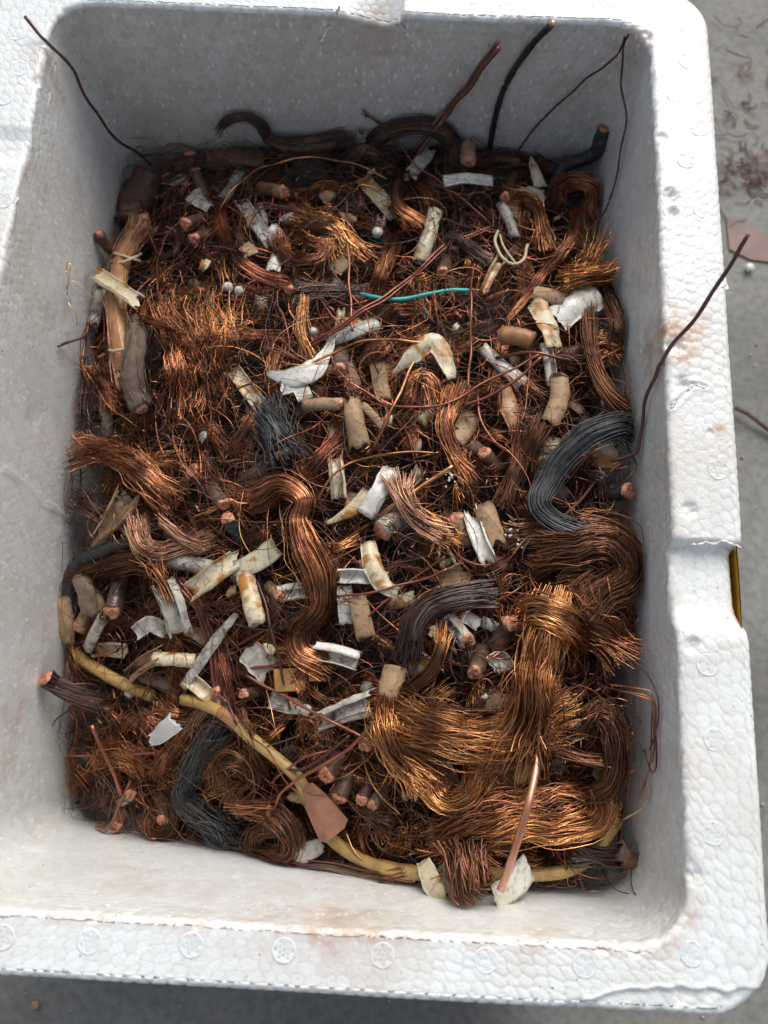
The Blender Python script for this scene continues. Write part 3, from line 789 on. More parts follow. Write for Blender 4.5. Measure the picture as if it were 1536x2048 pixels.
# last number 1 marks an absolute height (mm above the rim)
A = 1
wire('long dark wire rising from the heap over the far left corner of the rim', 'brownwire', 1.7, [(50, 33, 8, A), (75, 65, 4, A), (100, 88, 0, A), (140, 133, -12, A), (163, 175, -24, A), (185, 215, -36, A), (215, 257, -52, A), (242, 286, -64, A), (275, 305, -78, A), (302, 330, -92, A)], short='dark wire over the far left rim')
wire('pair of flat dull copper sticks with sharpened tips leaning on the far wall', 'stick', 2.5, [(998, 90, -8, A), (940, 168, -33, A), (890, 230, -56, A), (830, 308, -78, A)], count=2, gap=1.25, short='pair of copper sticks')
e = empty('wire', at(985, 200, absz=-80), 'thick black coated wire with a bare copper tip, bent, against the far wall', 'wire')
C = path([(1102, 50, 6, A), (1068, 85, -9, A), (1031, 126, -26, A), (1006, 155, -42, A), (990, 195, -62, A), (977, 262, -92, A)], 0)
add('coating', tubes(C, 1.75 + .12 * np.sin(np.arange(len(C)) * .9)[None], 10, cap=True), M['blackwire'], e)
add('bare_tip', tubes(spline([C[1], C[0], C[0] + (C[0] - C[1]) * .9], 5), 1.25, 8, cap=True), M['rod'], e)
REFS.append((1010, 150, 'black coated wire with a copper tip'))
wire('thin dark wire slanting down across the far wall', 'brownwire', 1.15, [(1250, 72, 6, A), (1240, 104, -6, A), (1212, 128, -14, A), (1150, 178, -36, A), (1075, 236, -64, A), (1022, 276, -92, A)])
wire('thin dark wire hanging in a long curve along the right wall', 'brownwire', 1.15, [(1258, 67, 8, A), (1246, 100, -3, A), (1243, 170, -18, A), (1252, 235, -28, A), (1242, 305, -40, A), (1227, 385, -54, A), (1208, 425, -66, A), (1170, 470, -72, A)])
wire('stiff brown wire arching up past the right rim and over the floor', 'brownwire', 1.75, [(1497, 468, 45, A), (1452, 543, 34, A), (1408, 612, 22, A), (1345, 692, 6, A), (1312, 755, -8, A), (1291, 805, -18, A), (1284, 850, -24, A), (1290, 880, -27, A), (1276, 902, -29, A), (1250, 915, -31, A), (1222, 922, -33, A)], short='brown wire arching over the right rim')
# long copper wires lying on the heap
wire('long bright copper wire arched across the back of the heap', 'copper', 1.25, [(428, 455), (440, 418, 3), (470, 375, 6), (512, 342, 8), (560, 324, 8), (620, 315, 8), (682, 322, 8), (735, 338, 6), (780, 362, 2)], 6, short='arched bright copper wire')
wire('long thin wire running from high on the far wall into the heap', 'redwire', 1.2, [(728, 178, -58, A), (738, 198, -62, A), (765, 238, -68, A), (800, 290, -72, A), (830, 328, -72, A), (868, 356, -72, A), (930, 402, -70, A), (985, 452, -72, A)])
wire('short dark wire bent against the far wall above the brown arch', 'brownwire', 1.0, [(733, 163, -62, A), (752, 172, -64, A), (770, 188, -68, A), (790, 198, -72, A)])
wire('straight reddish wire lying down the heap beside a white foam ball', 'redwire', 1.35, [(694, 398), (696, 480, 3), (699, 570, 5), (705, 662, 3)], 9)
wire('two reddish wires running side by side under the teal wire', 'redwire', 1.35, [(618, 692), (700, 640, 3), (788, 582, 4), (850, 532, 2), (898, 488), (985, 456)], 9, count=2, gap=1.25, short='two reddish wires side by side')
wire('copper wire in a long low arch below the pale stained tube', 'copper', 1.35, [(540, 775), (620, 731, 3), (700, 690, 5), (780, 679, 6), (850, 688, 5), (915, 714, 2)], 10, short='low arched copper wire')
wire('thick dull copper wire slanting up beside the tan paper roll', 'copper', 1.9, [(738, 912), (775, 838, 2), (815, 752, 4), (842, 698, 3)], 8)
wire('reddish wire sagging across the middle of the heap', 'redwire', 1.3, [(720, 776), (765, 805, 2), (830, 815, 3), (890, 808, 3), (965, 768, 4), (1082, 708, 4)], 9)
wire('thin copper wire rising over the stained paper tube at mid heap', 'copper', 1.25, [(632, 1004), (660, 958, 2), (712, 922, 5), (790, 906, 5), (872, 906, 2)], 9)
wire('thick dull copper rod pointing at a cluster of white crumbs', 'copper', 2.5, [(658, 1112), (715, 1064, 1), (790, 1010, 3), (850, 968, 5), (907, 932, 5)], 6, short='dull copper rod by the white crumbs')
wire('thin red wire lying over the bright white trough', 'redwire', 1.2, [(662, 1196), (740, 1184, 2), (830, 1164, 4), (895, 1138, 3)], 10)
wire('dark red wire slanting down across the grey split tube', 'redwire', 1.45, [(492, 1350), (560, 1388, 2), (650, 1436, 4), (715, 1470, 3), (772, 1502)], 10, short='dark red slanting wire')
wire('dark wire standing among pale tubes left of the big curved bundle', 'brownwire', 1.3, [(515, 1160), (540, 1245, 2), (560, 1330, 2), (580, 1420)], 9)
wire('reddish wire reaching from the yellow cable up to a pink tube stub', 'redwire', 1.6, [(786, 1400), (745, 1448, 3), (698, 1497, 6), (640, 1535, 7), (596, 1556, 7), (562, 1590, 5), (548, 1622, 2)], 9)
wire('dark wire end with a pale tip crossing the yellow cable', 'brownwire', 1.5, [(568, 1541), (600, 1538, 1), (640, 1520), (700, 1470)], 12)
wire('thick red-brown rod poking up at the left end of the heap', 'redwire', 2.4, [(183, 1450, 4), (205, 1500, 4), (226, 1545, 2), (243, 1590, -2)], 13, short='red-brown rod at the left end')
wire('red-brown rod with a cut tip sloping to the near wall', 'redwire', 1.9, [(262, 1560, -2), (240, 1610, 2), (212, 1660, 5), (185, 1712, 6)], 9)
wire('horizontal copper wire crossing the thick red-brown rod', 'redwire', 1.3, [(146, 1512), (200, 1509, 1), (260, 1508, 1), (312, 1506)], 12)
wire('ribbon of three parallel copper wires bent past a grey cream tube', 'redwire', 1.75, [(358, 1160), (380, 1188, 1), (405, 1235, 2), (424, 1290, 2), (434, 1345, 1), (438, 1385)], 7, count=3, short='ribbon of three copper wires')
wire('straight reddish wire standing upright right of the teal wire', 'redwire', 1.4, [(946, 522), (942, 600, 4), (942, 680, 4), (936, 780)], 8)
wire('copper wire pair with twisted join over the white bent tube', 'redwire', 1.5, [(926, 812), (985, 788, 2), (1030, 762, 5), (1085, 712, 6)], 9)
wire('short rusty wire forking beside the amber tube', 'redwire', 1.7, [(992, 716), (1040, 706, 3), (1085, 709, 4), (1150, 722)], 9)
wire('red wire curving down to the black tarred bundle', 'redwire', 1.45, [(955, 790), (962, 840, 2), (982, 875, 3), (1020, 905, 3), (1092, 938)], 7)
wire('short dark wire sticking out towards the left wall', 'brownwire', 1.5, [(86, 691, -55, A), (125, 687, -60, A), (172, 672, -68, A)])
wire('reddish wire slanting inside the loop of the black tarred bundle', 'redwire', 1.5, [(1122, 1038), (1160, 1000, 2), (1196, 957, 3)], 4)
wire('short reddish wire hanging beside a copper cut end near the right wall', 'redwire', 1.4, [(1193, 925), (1203, 950, 1), (1203, 992)], 5)
wire('bright copper rod leaning out of the heap over the near wall', 'rod', 3.3, [(1074, 1482, 10), (1070, 1550, 20), (1052, 1625, 24), (1030, 1700, 26), (1001, 1782, 26)], 4, short='bright copper rod', wob=.12)
wire('slender copper wires looping along the near wall', 'red', .8, [(560, 1705), (600, 1730, 2), (680, 1758, 3), (750, 1766, 4), (810, 1742, 4)], 10, count=3, gap=2.6)
wire('long loose copper strand lying along the foot of the near wall', 'pale', .75, [(498, 1700), (580, 1740, 1), (660, 1775, 2), (745, 1790, 3), (820, 1765, 2), (850, 1745)], 9)
wire('fine black wire hooked at its end against the left wall', 'blackwire', .75, [(77, 1447, -112, A), (84, 1455, -112, A), (112, 1440, -112, A), (160, 1405, -112, A)])
wire('fine dark wire curling on the near right corner of the inner wall', 'blackwire', .5, [(1264, 1735, -52, A), (1263, 1770, -46, A), (1278, 1800, -38, A), (1305, 1812, -32, A), (1340, 1806, -28, A)], wob=.1)
wire('fine dark wire hanging below the brown wrapped end', 'blackwire', .5, [(1205, 1740, -56, A), (1216, 1764, -50, A), (1236, 1782, -46, A), (1258, 1787, -44, A)], wob=.1)
wire('dark wire lying left of the long curved bundle with a cream strip', 'brownwire', 1.2, [(430, 1240), (480, 1250), (545, 1262)], 7)
wire('red wire slanting between the brass block and a grey strip', 'redwire', 1.7, [(502, 1336), (550, 1330), (612, 1318)], 9)
# the yellow cable and the teal wire
e = empty('cable', at(600, 1560), 'long yellow sleeved cable winding down across the front of the heap', 'cable')
C = path([(366, 1399, 2), (400, 1406, 3), (450, 1430, 5), (505, 1478, 5), (560, 1522, 5), (600, 1562, 4), (625, 1620, 3), (655, 1670, 3), (710, 1712, 4), (780, 1740, 5), (860, 1748, 2), (960, 1748, 0), (1050, 1750, 1), (1130, 1742, 1), (1190, 1705), (1235, 1640, -4)], 6)
g0 = core_geo(C, 2.85 * (1 + .05 * np.sin(np.arange(len(C)) * .5)), .03, 16, 3, .95)
add('sleeve', g0, M['yellow'], e)
T = frame(C)[0]
add('end_plug', cut_face(C[0] - T[0] * .3, -T[0], 2.9, 4), M['yellow'], e)
add('worn_band', core_geo(C[9:14], 2.98, .02, 16, 5, .95), M['amber'], e)
REFS.append((560, 1522, 'yellow cable'))
e = empty('cable', at(230, 1360), 'yellow cable end dropping out of sight under the left side of the heap', 'cable')
C = path([(128, 1283, -4), (165, 1318, 1), (205, 1345, 4), (255, 1372, 3), (305, 1392)], 2)
add('sleeve', core_geo(C, 3.2, .03, 14, 8, .95), M['yellow'], e)
REFS.append((200, 1345, 'left end of yellow cable'))
tube('frayed stub of yellow cable lying under the long yellow cable by the near wall', 'yellow', 8.0, [(728, 1782), (770, 1770), (835, 1752)], dz=4, jag=2.5, crumple=.1)
wire('teal plastic covered wire lying across the upper heap', 'teal', 2.0, [(722, 588), (760, 596, 1), (800, 598, 1), (850, 590, 2), (900, 580, 1), (940, 581)], 11, short='teal wire', wob=.15)

# ------------------------------------------------------------------ bundles
bundle('long flowing copper bundle curved like an S down the middle of the heap', 'copper', 10.5, [(520, 992), (568, 972, 2), (606, 1000, 3), (598, 1040, 2), (604, 1078, 3), (625, 1125, 4), (640, 1165, 4), (638, 1210, 3), (618, 1240, 2), (594, 1262, 2), (600, 1302, 0), (645, 1332, -3)], n=170, r=.26, taper=[.7, .85, .75, .9, 1.25, 1.35, 1.1, .8, .95, .8], flare=(.8, .1), wave=.35, dz=10, short='S-shaped copper bundle', tight=.35, stray=.08)
bundle('thick golden copper bundle standing upright near the right wall', 'gold', 16, [(1106, 1240, 2), (1094, 1275, 6), (1078, 1330, 6), (1068, 1400, 4), (1045, 1478, 0)], n=190, r=.28, flare=(-.1, .5), wave=.45, dz=19, short='upright golden bundle', tight=.65, taper=[.8, .9, 1, 1.1], flat=.6, stray=.28, ragged=13)
bundle('tightly folded golden coil on top of the thick upright bundle', 'gold', 15, [(1058, 1226, 2), (1082, 1222, 10), (1112, 1232, 12), (1140, 1252, 8), (1152, 1275, -2)], n=130, r=.28, flare=(.1, .1), wave=.3, dz=15, flat=.8, stray=.1)
bundle('broad combed golden bundle sweeping sideways below the upright one', 'gold', 18, [(1085, 1425, 3), (1020, 1475, 6), (945, 1482, 6), (870, 1462, 5), (800, 1440, 1)], n=220, r=.27, flare=(.7, .2), wave=.45, dz=11, short='broad sideways golden bundle', tight=.65, flat=.55, stray=.28, ragged=13)
bundle('golden bundle curling under at the left end of the sideways one', 'gold', 14, [(782, 1412, 0), (780, 1455, 6), (795, 1500, 6), (845, 1548, 1)], n=130, r=.27, flare=(.1, .5), wave=.5, dz=10, flat=.7, stray=.12)
bundle('wide brown bundle hugging the right wall in soft waves', 'brown', 20, [(1095, 1085), (1150, 1090, 3), (1205, 1085, 4), (1245, 1110, 4), (1248, 1150, 4), (1205, 1180, 3), (1160, 1205, 2)], n=200, r=.24, flare=(.4, .2), wave=1.0, dz=9, short='wavy brown bundle by the right wall', tight=.65, flat=.6, stray=.1)
bundle('fan of copper strands spreading below the wavy brown bundle', 'copper', 20, [(1155, 1195, 4), (1170, 1230, 4), (1205, 1262, 3), (1238, 1300, 0)], n=110, r=.25, flare=(.2, .4), wave=.9, dz=9, flat=.6, stray=.12)
bundle('flat brown bundle curving down along the right wall', 'brown', 8.5, [(1178, 620), (1178, 680, 2), (1190, 735, 3), (1220, 788, 2), (1275, 825)], n=55, r=.24, flare=(-.1, .6), wave=.4, dz=8, short='flat brown bundle on the right', tight=.35, flat=.5)
bundle('stubby bundle with bright gold strands cut square near the right wall', 'gold', 11, [(1130, 560), (1180, 552, 1), (1255, 545, 1)], n=90, r=.27, flare=(.1, .1), wave=.2, dz=16, short='bright gold stub', flat=.8, ragged=3)
bundle('spray of loose gold wire ends above the bright gold stub', 'gold', 9, [(1160, 545), (1180, 518, 3), (1198, 488, 5)], n=36, r=.22, flare=(.1, 1.1), wave=.4, dz=12, stray=.4, ragged=10, coreK=.3)
bundle('dark brown flat loop pressed against the right wall', 'brown', 10, [(1238, 545), (1262, 580), (1266, 640, 1), (1252, 690)], n=50, r=.24, flare=(0, .1), wave=.3, dz=6, flat=.5, coreM='cloth')
bundle('glossy purple-black bundle with a sawn end by the white string', 'dark', 8, [(895, 475), (925, 488, 1), (960, 512, 1), (978, 522)], n=60, r=.22, flare=(0, .1), wave=.1, dz=10, faces=(0, .8), short='glossy purple-black bundle', ragged=1)
bundle('reddish flat bundle twisting down into a tail on the upper right', 'copper', 8, [(1160, 422), (1150, 470, 2), (1120, 512, 2), (1085, 548, 1), (1055, 592), (1028, 625)], n=50, r=.26, flare=(.2, -.2), wave=.3, dz=9, flat=.5, taper=[1, 1.2, .8, .6, .5], short='reddish tailed bundle')
bundle('arched spray of golden brown wires in the far right corner', 'copper', 10, [(1108, 400), (1122, 372, 4), (1155, 362, 6), (1188, 380, 5), (1206, 420)], n=60, r=.24, flare=(.1, .5), wave=.4, dz=8, flat=.6, stray=.2, short='arched spray in the far right corner')
bundle('thick coppery bundle bent downward below the pointed ivory scrap', 'copper', 11, [(1020, 392), (1058, 402, 2), (1080, 440, 2), (1086, 490)], n=60, r=.24, wave=.4, dz=7, flat=.7)
bundle('smooth copper bundle hooked like a C behind the cream strip', 'copper', 7.5, [(800, 348, 2), (790, 382, 3), (800, 415, 3), (830, 438, 1)], n=50, r=.25, flare=(.1, .2), wave=.15, dz=12, flat=.8, short='C-shaped copper hook', tight=.35)
bundle('fan of coppery strands inside the smooth C-shaped hook', 'red', 8, [(822, 362), (848, 388, 1), (858, 430)], n=40, r=.22, wave=.3, dz=7, flat=.5)
o = bundle('large black tarred bundle looping near the right wall', 'black', 11, [(1285, 862), (1235, 850, 3), (1180, 870, 5), (1135, 905, 6), (1098, 955, 6), (1078, 1005, 4), (1105, 1040, 2), (1165, 1062)], n=120, r=.42, taper=[1.05, 1, 1.0, 1.05, .9, .7, .65], flare=(0, 0), wave=.3, dz=13, short='black tarred bundle', tight=.35, flat=.5, coreM='tar', coreK=.86, stray=.06, twist=.25)
bundle('frayed tip of copper ends beside the black tarred bundle', 'pale', 9, [(1030, 1075), (1060, 1066, 2), (1100, 1060, 1)], n=40, r=.22, flare=(.5, .5), dz=7, stray=.3)
bundle('dark brown bundle arched high against the far wall', 'dark', 12.5, [(742, 262, -88, A), (762, 222, -74, A), (800, 205, -66, A), (848, 200, -64, A), (885, 228, -68, A), (905, 275, -76, A), (912, 345, -84, A)], n=70, r=.27, wave=.3, flat=.75, coreM='leather', short='dark arched bundle', tight=.35, coreK=.8)
bundle('dark lumpy bundle drooping along the left part of the far wall', 'dark', 9, [(446, 252, -70, A), (462, 236, -66, A), (495, 226, -64, A), (526, 234, -70, A), (532, 268, -78, A), (570, 290, -81, A), (640, 288, -80, A), (690, 268, -77, A)], n=50, r=.25, wave=.2, coreM='leather', coreK=.85, short='dark drooping bundle', tight=.35, taper=[.7, .7, .9, 1, 1.4, 1.4, 1])
covered('black taped cable stub with a kink in the far right corner', 'tar', 8.2, [(1208, 258, -58, A), (1198, 300, -70, A), (1168, 318, -78, A), (1128, 334, -84, A), (1098, 385, -92, A)], short='black kinked stub', faces=(.8, 0))
covered('thick cable wrapped in brown cloth with bristling wire ends', 'cloth', 11.5, [(282, 640), (272, 690, 3), (266, 745, 3), (272, 790, 1), (285, 818)], dz=12, fr=(9, 0), frm='red', short='brown cloth cable', faces=(0, .6), ridges=60, lump=.14)
bundle('stiff tan bundle bound with pale string by the left wall', 'pale', 11.5, [(284, 455), (252, 505, 2), (236, 560, 3), (234, 620, 2), (240, 680, 1), (256, 760)], n=70, r=.3, dz=9, coreM='amber', coreK=.94, wave=.1, short='string-bound tan bundle', flat=.75, tight=.4, flare=(.5, 0), faces=(.5, 0))
bundle('black cable stub with a pink copper face reaching to the left wall', 'dark', 9.5, [(74, 1356, -92, A), (115, 1370, -96, A), (165, 1392, -102, A), (225, 1412, -112, A)], n=60, r=.36, wave=.08, coreM='leather', coreK=.93, faces=(.95, 0), flare=(0, .2), tight=.3, ragged=.5, stray=.03, short='black stub at the left wall')
covered('dark stub leaning against the far end of the left wall', 'leather', 6.5, [(163, 466, -74, A), (190, 480, -78, A), (222, 500, -86, A)], faces=(.6, 0), short='dark stub on the left wall')
bundle('dark brown cable of wires bent like an elbow', 'dark', 10.5, [(818, 1300), (830, 1248, 3), (860, 1212, 5), (910, 1194, 5), (968, 1188, 2)], n=100, r=.32, dz=10, coreM='cloth', coreK=.85, wave=.15, short='dark elbow cable', tight=.4, flare=(.3, .1))
bundle('folded copper bundle turning back on itself by the left wall', 'pale', 11, [(272, 1045), (282, 1085, 3), (318, 1105, 3), (365, 1098, 2), (408, 1082, 0)], n=80, r=.25, flare=(.1, .1), wave=.3, dz=8, short='folded pale bundle', flat=.7)
bundle('short pinkish copper wisp across the folded bundle', 'pale', 5, [(330, 1048), (362, 1075, 1), (395, 1092)], n=26, r=.25, dz=13, wave=.2)
bundle('mossy golden bundle with wavy strands next to the left wall', 'copper', 13, [(165, 905), (215, 908, 3), (262, 925, 4), (300, 965, 3), (335, 1000)], n=90, r=.22, flare=(.6, .3), wave=1.2, dz=6, short='wavy golden bundle at left', flat=.6, stray=.2)
bundle('brown ribbon of wires curving down through the upper left heap', 'red', 6, [(440, 425), (450, 470, 2), (475, 515, 3), (515, 548, 2), (562, 566)], n=44, r=.27, wave=.15, dz=9, flat=.45, short='curved brown ribbon', tight=.35)
bundle('bright coil of copper curved like a smile above the teal wire', 'copper', 7.5, [(556, 478), (568, 508, 2), (600, 524, 3), (640, 518, 3), (652, 492)], n=50, r=.24, wave=.4, dz=9, short='smile-shaped coil')
bundle('mossy ball of bright copper curls right of the white split tube', 'gold', 16, [(600, 440), (632, 452, 3), (672, 470, 2), (690, 510)], n=70, r=.22, flare=(.4, .4), wave=2.2, dz=6, stray=.35, flat=.7)
bundle('upright golden wedge of wires under the two reddish wires', 'gold', 8, [(608, 610), (606, 650, 2), (616, 705)], n=46, r=.27, wave=.15, dz=7, flat=.5, taper=[.5, 1, 1.2])
bundle('copper ribbon falling past the left end of the teal wire', 'copper', 8, [(790, 482), (778, 515, 2), (764, 550, 2), (752, 585)], n=50, r=.26, wave=.35, dz=8, flat=.5, short='ribbon by the teal wire')
bundle('dark bundle lying level at the left end of the teal wire', 'dark', 8.5, [(612, 580), (660, 582, 1), (725, 586)], n=50, r=.25, dz=6, wave=.2)
bundle('grey-black strands hanging over the yellow cable in the near left', 'black', 12, [(440, 1465), (408, 1500, 3), (382, 1545, 3), (368, 1590, 2), (395, 1625, 1), (450, 1660)], n=80, r=.25, wave=.5, dz=8, flat=.6, short='grey-black bundle', coreM='tar', stray=.3, coreK=.5)
bundle('knot of shiny dark wire curls below the yellow cable', 'brown', 13, [(440, 1545), (452, 1520, 3), (485, 1525, 4), (500, 1560, 3), (470, 1590)], n=80, r=.22, wave=1.8, dz=7, stray=.5, short='shiny dark knot', coreK=.4)
bundle('dark copper loop curled on itself beside the near wall', 'brown', 10, [(520, 1610), (560, 1635, 3), (585, 1680, 4), (570, 1730, 3), (530, 1745, 2), (505, 1710, 1), (515, 1668, 1), (545, 1660, 2)], n=95, r=.26, wave=.4, dz=8, flat=.7, short='dark curled loop', coreM='tar', stray=.35, coreK=.5, flare=(.1, 0), taper=[.8, .9, 1, 1.1, 1, .8, .5])
bundle('round golden coil in the right lower heap below the sideways bundle', 'gold', 13, [(862, 1552), (874, 1590, 3), (905, 1606, 4), (940, 1592, 3), (955, 1565)], n=110, r=.26, wave=.3, dz=8, short='round golden coil', flat=.7)
bundle('layered golden brown bundle folded over above the near wall', 'gold', 14, [(890, 1690), (950, 1660, 3), (1030, 1645, 4), (1110, 1648, 4), (1175, 1635, 3), (1186, 1612, 2)], n=150, r=.27, wave=.4, dz=10, short='layered golden bundle', tight=.65, flat=.6, stray=.14)
bundle('looser copper strands fanning along the layered golden bundle', 'copper', 12, [(900, 1650), (970, 1628, 3), (1060, 1605, 3), (1150, 1600, 3), (1185, 1622)], n=70, r=.25, flare=(.6, .2), wave=1.0, dz=9, stray=.25, flat=.6)
bundle('loop of golden brown wires rounding the corner near the right wall', 'brown', 10, [(1185, 1448), (1205, 1432, 3), (1228, 1465, 4), (1234, 1525, 4), (1215, 1575, 3), (1160, 1600, 1), (1105, 1612)], n=75, r=.28, wave=.5, dz=9, short='golden loop by the right wall', tight=.65, flat=.6, stray=.2)
bundle('brown wisp of wires crossing behind the bright copper rod', 'brown', 6, [(1085, 1475), (1120, 1500, 1), (1165, 1515, 1), (1200, 1522)], n=40, r=.25, wave=.3, dz=11, faces=(0, .6))
e = bundle('square dark bundle between two pale flaps at the near wall', 'brown', 18.5, [(930, 1698, 4), (934, 1745, 8), (938, 1795, 10), (941, 1842, 10)], n=120, r=.42, wave=.1, dz=11, flat=.6, short='square dark bundle at the near wall', ragged=3, stray=.03, twist=.1)
bundle('dark bundle stub wound into brown wrapping near the right corner', 'dark', 11, [(1150, 1700), (1195, 1712, 1), (1245, 1718, 1)], n=60, r=.32, wave=.2, dz=9, short='dark stub in the right corner', twist=.2, ragged=1)
strip('torn brown wrapping peeling off at the near right corner of the box', 'leather', 12, [(1238, 1712), (1290, 1708, 2), (1345, 1705, 2)], 11, curl=100, jag=4, crumple=.12, name='torn_wrapping', th=.8, short='torn brown wrapping')
bundle('wavy brown bundle leaning left of the black tarred one', 'brown', 9, [(1050, 860), (1045, 900, 2), (1030, 950, 2), (1010, 1000)], n=60, r=.25, wave=.4, dz=7, short='leaning brown bundle')
bundle('twisted copper bundle dropping below the thin dark wires', 'copper', 8.5, [(908, 778), (892, 820, 2), (890, 860, 3), (905, 905, 2), (930, 950)], n=60, r=.26, wave=.4, dz=8, short='twisted copper bundle', flat=.6)
bundle('pale golden bundle twisting down from a frayed round top', 'pale', 9, [(798, 962, 2), (805, 990, 3), (822, 1020, 2), (850, 1048, 1), (882, 1062)], n=60, r=.25, wave=.3, dz=11, flare=(.5, .3), short='pale twisting bundle')
bundle('fringe of yellow gold wire ends beside a pink cut disc', 'gold', 8, [(852, 1040), (875, 1058, 1), (890, 1085)], n=40, r=.2, wave=.3, dz=8, flare=(0, .8), stray=.2)
bundle('grey-black lumpy stub with copper grains showing at its lower end', 'black', 17, [(526, 826), (545, 858, 4), (565, 908, 3)], n=130, r=.32, dz=7, coreM='tar', coreK=.75, wave=.5, faces=(0, .55), short='grey lumpy stub', stray=.2, flat=.8)
bundle('reddish brown bundle sticking up beside the grey lumpy stub', 'red', 8, [(610, 940), (640, 915, 2), (668, 890)], n=46, r=.25, wave=.2, dz=7, faces=(.6, 0))
bundle('curled bundle of copper facing up like an open palm', 'copper', 10, [(825, 800), (838, 760, 2), (862, 765, 2), (868, 805, 1)], n=60, r=.25, wave=.3, dz=6, short='curled palm bundle')
bundle('long red-brown strands combed straight left of the ribbon of three wires', 'red', 8, [(440, 1300), (455, 1345, 2), (462, 1400)], n=44, r=.28, wave=.15, dz=5, flat=.5)
bundle('brown strands hanging into the hollow right of the yellow cable', 'brown', 8, [(720, 1605), (745, 1625, 1), (770, 1650)], n=50, r=.22, flare=(.1, .9), dz=5, stray=.2, short='brown strands in the hollow')
bundle('coppery orange sheaf curving up to the pink tube stub', 'gold', 5, [(770, 1388), (815, 1378, 2), (860, 1345, 3), (880, 1300, 2), (886, 1262)], n=30, r=.26, wave=.3, dz=9, flare=(.2, .7), short='orange sheaf', flat=.5)
bundle('dense mat of orange wire above the brass block', 'copper', 12, [(560, 1240), (550, 1210, 1), (562, 1190)], n=50, r=.22, dz=5, wave=.4, flare=(.1, .5))
bundle('dull wires lapping over the left wall side below the cloth cable', 'brown', 12, [(150, 1150), (190, 1138, 2), (250, 1120, 3), (315, 1118, 2)], n=60, r=.24, wave=.5, dz=6, flare=(.2, .5), short='dull lapping wires')
bundle('spiky tuft of wire at the left wall above the yellow cable end', 'red', 10, [(135, 1300), (150, 1330), (165, 1350)], n=40, r=.2, wave=.4, dz=2, flare=(.2, .8), stray=.3)
bundle('dark loop of fine wire hanging at the near wall', 'brown', 9, [(330, 1590), (345, 1625, 1), (335, 1660, 2), (305, 1668, 2), (298, 1645)], n=80, r=.22, wave=.3, dz=5, short='hanging dark loop', coreM='tar', coreK=.5, stray=.3)
bundle('dark wire coil tucked under the grey-black bundle', 'black', 12, [(420, 1640), (450, 1672, 1), (490, 1690)], n=70, r=.22, wave=.4, dz=4, coreM='tar', coreK=.5, stray=.3)
bundle('golden crumpled wire knot at the left end of the heap', 'gold', 12, [(205, 1510), (240, 1502, 2), (280, 1528, 1)], n=60, r=.24, wave=1.2, dz=5, stray=.3, short='golden knot at the left end')
bundle('sheaf of orange wires under the milky plastic scrap', 'copper', 9, [(312, 1545), (340, 1510, 2), (372, 1472)], n=50, r=.24, wave=.2, dz=6, flat=.5)
bundle('copper brush of wire ends above the yellow cable', 'pale', 10, [(385, 1455), (398, 1440, 1), (412, 1428)], n=50, r=.2, wave=.3, dz=6, flare=(.7, .2))
bundle('orange stub lying level in the near left tangle', 'copper', 9, [(478, 1612), (510, 1618, 1), (540, 1622)], n=50, r=.26, wave=.1, dz=11, faces=(0, .7))
bundle('feathery golden wire ends lying above the square dark bundle', 'gold', 15, [(880, 1720), (930, 1690, 2), (985, 1700)], n=70, r=.22, wave=1.2, dz=10, flare=(.5, .5), stray=.4)
bundle('brown upright strands squeezed between heap and right wall', 'red', 7, [(1238, 1190), (1248, 1240, 1), (1262, 1300)], n=40, r=.24, wave=.2, dz=4)
bundle('shaggy brown strands below the bright gold stub', 'gold', 12, [(1185, 690), (1215, 690, 2), (1248, 705)], n=50, r=.2, wave=.8, dz=4, flare=(.4, .5), stray=.3)
bundle('brown bundle with a frayed mop of ends under the tan bent tube', 'brown', 12, [(1085, 850), (1065, 880, 2), (1050, 925)], n=70, r=.24, wave=.3, dz=9, flare=(.1, .3))
bundle('wavy bright copper curls combed downward right of the brown cloth cable', 'copper', 13, [(338, 628), (350, 690, 3), (352, 745, 3), (345, 800)], n=60, r=.24, wave=2.2, dz=6, stray=.5, coreK=.3, flare=(.4, .6), ragged=10)
bundle('wavy copper strands hanging in the middle of the copper curls', 'copper', 13, [(398, 640), (405, 695, 3), (412, 745, 3), (402, 800)], n=60, r=.24, wave=2.4, dz=6, stray=.5, coreK=.3, flare=(.4, .6), ragged=10)
bundle('golden wavy strands left of the brown-streaked tube', 'gold', 12, [(448, 620), (445, 670, 3), (440, 720, 2), (432, 770)], n=50, r=.22, wave=2.2, dz=5, stray=.5, coreK=.3, flare=(.4, .6), ragged=10)
bundle('purple-tinged spikes of wire jutting right from the brown cloth cable', 'red', 5, [(285, 638, 4), (320, 650, 4), (352, 668, 2)], n=26, r=.26, wave=.1, dz=14, flare=(-.2, .8), ragged=8, coreK=.3)
covered('dark brown rounded lump in the far left corner of the box', 'leather', 20, [(300, 352), (275, 400, 2), (250, 450)], dz=-2, lump=.2)
strip('reddish brown board scrap leaning on the foot of the far wall', 'leather', 13, [(415, 318), (470, 312, 1), (530, 318)], 5, crumple=.06)
bundle('black frayed bundle with coppery tips pressed against the left wall', 'dark', 12, [(118, 735), (135, 770, 2), (150, 815)], n=60, r=.24, wave=.6, dz=3, stray=.4, coreK=.5, flare=(.6, .2), faces=(.5, 0))
bundle('tuft of spiky red wires below the stiff tan bundle', 'red', 11, [(190, 745), (215, 770, 2), (238, 800)], n=50, r=.22, wave=.5, dz=5, stray=.4, coreK=.3, flare=(.7, .5))
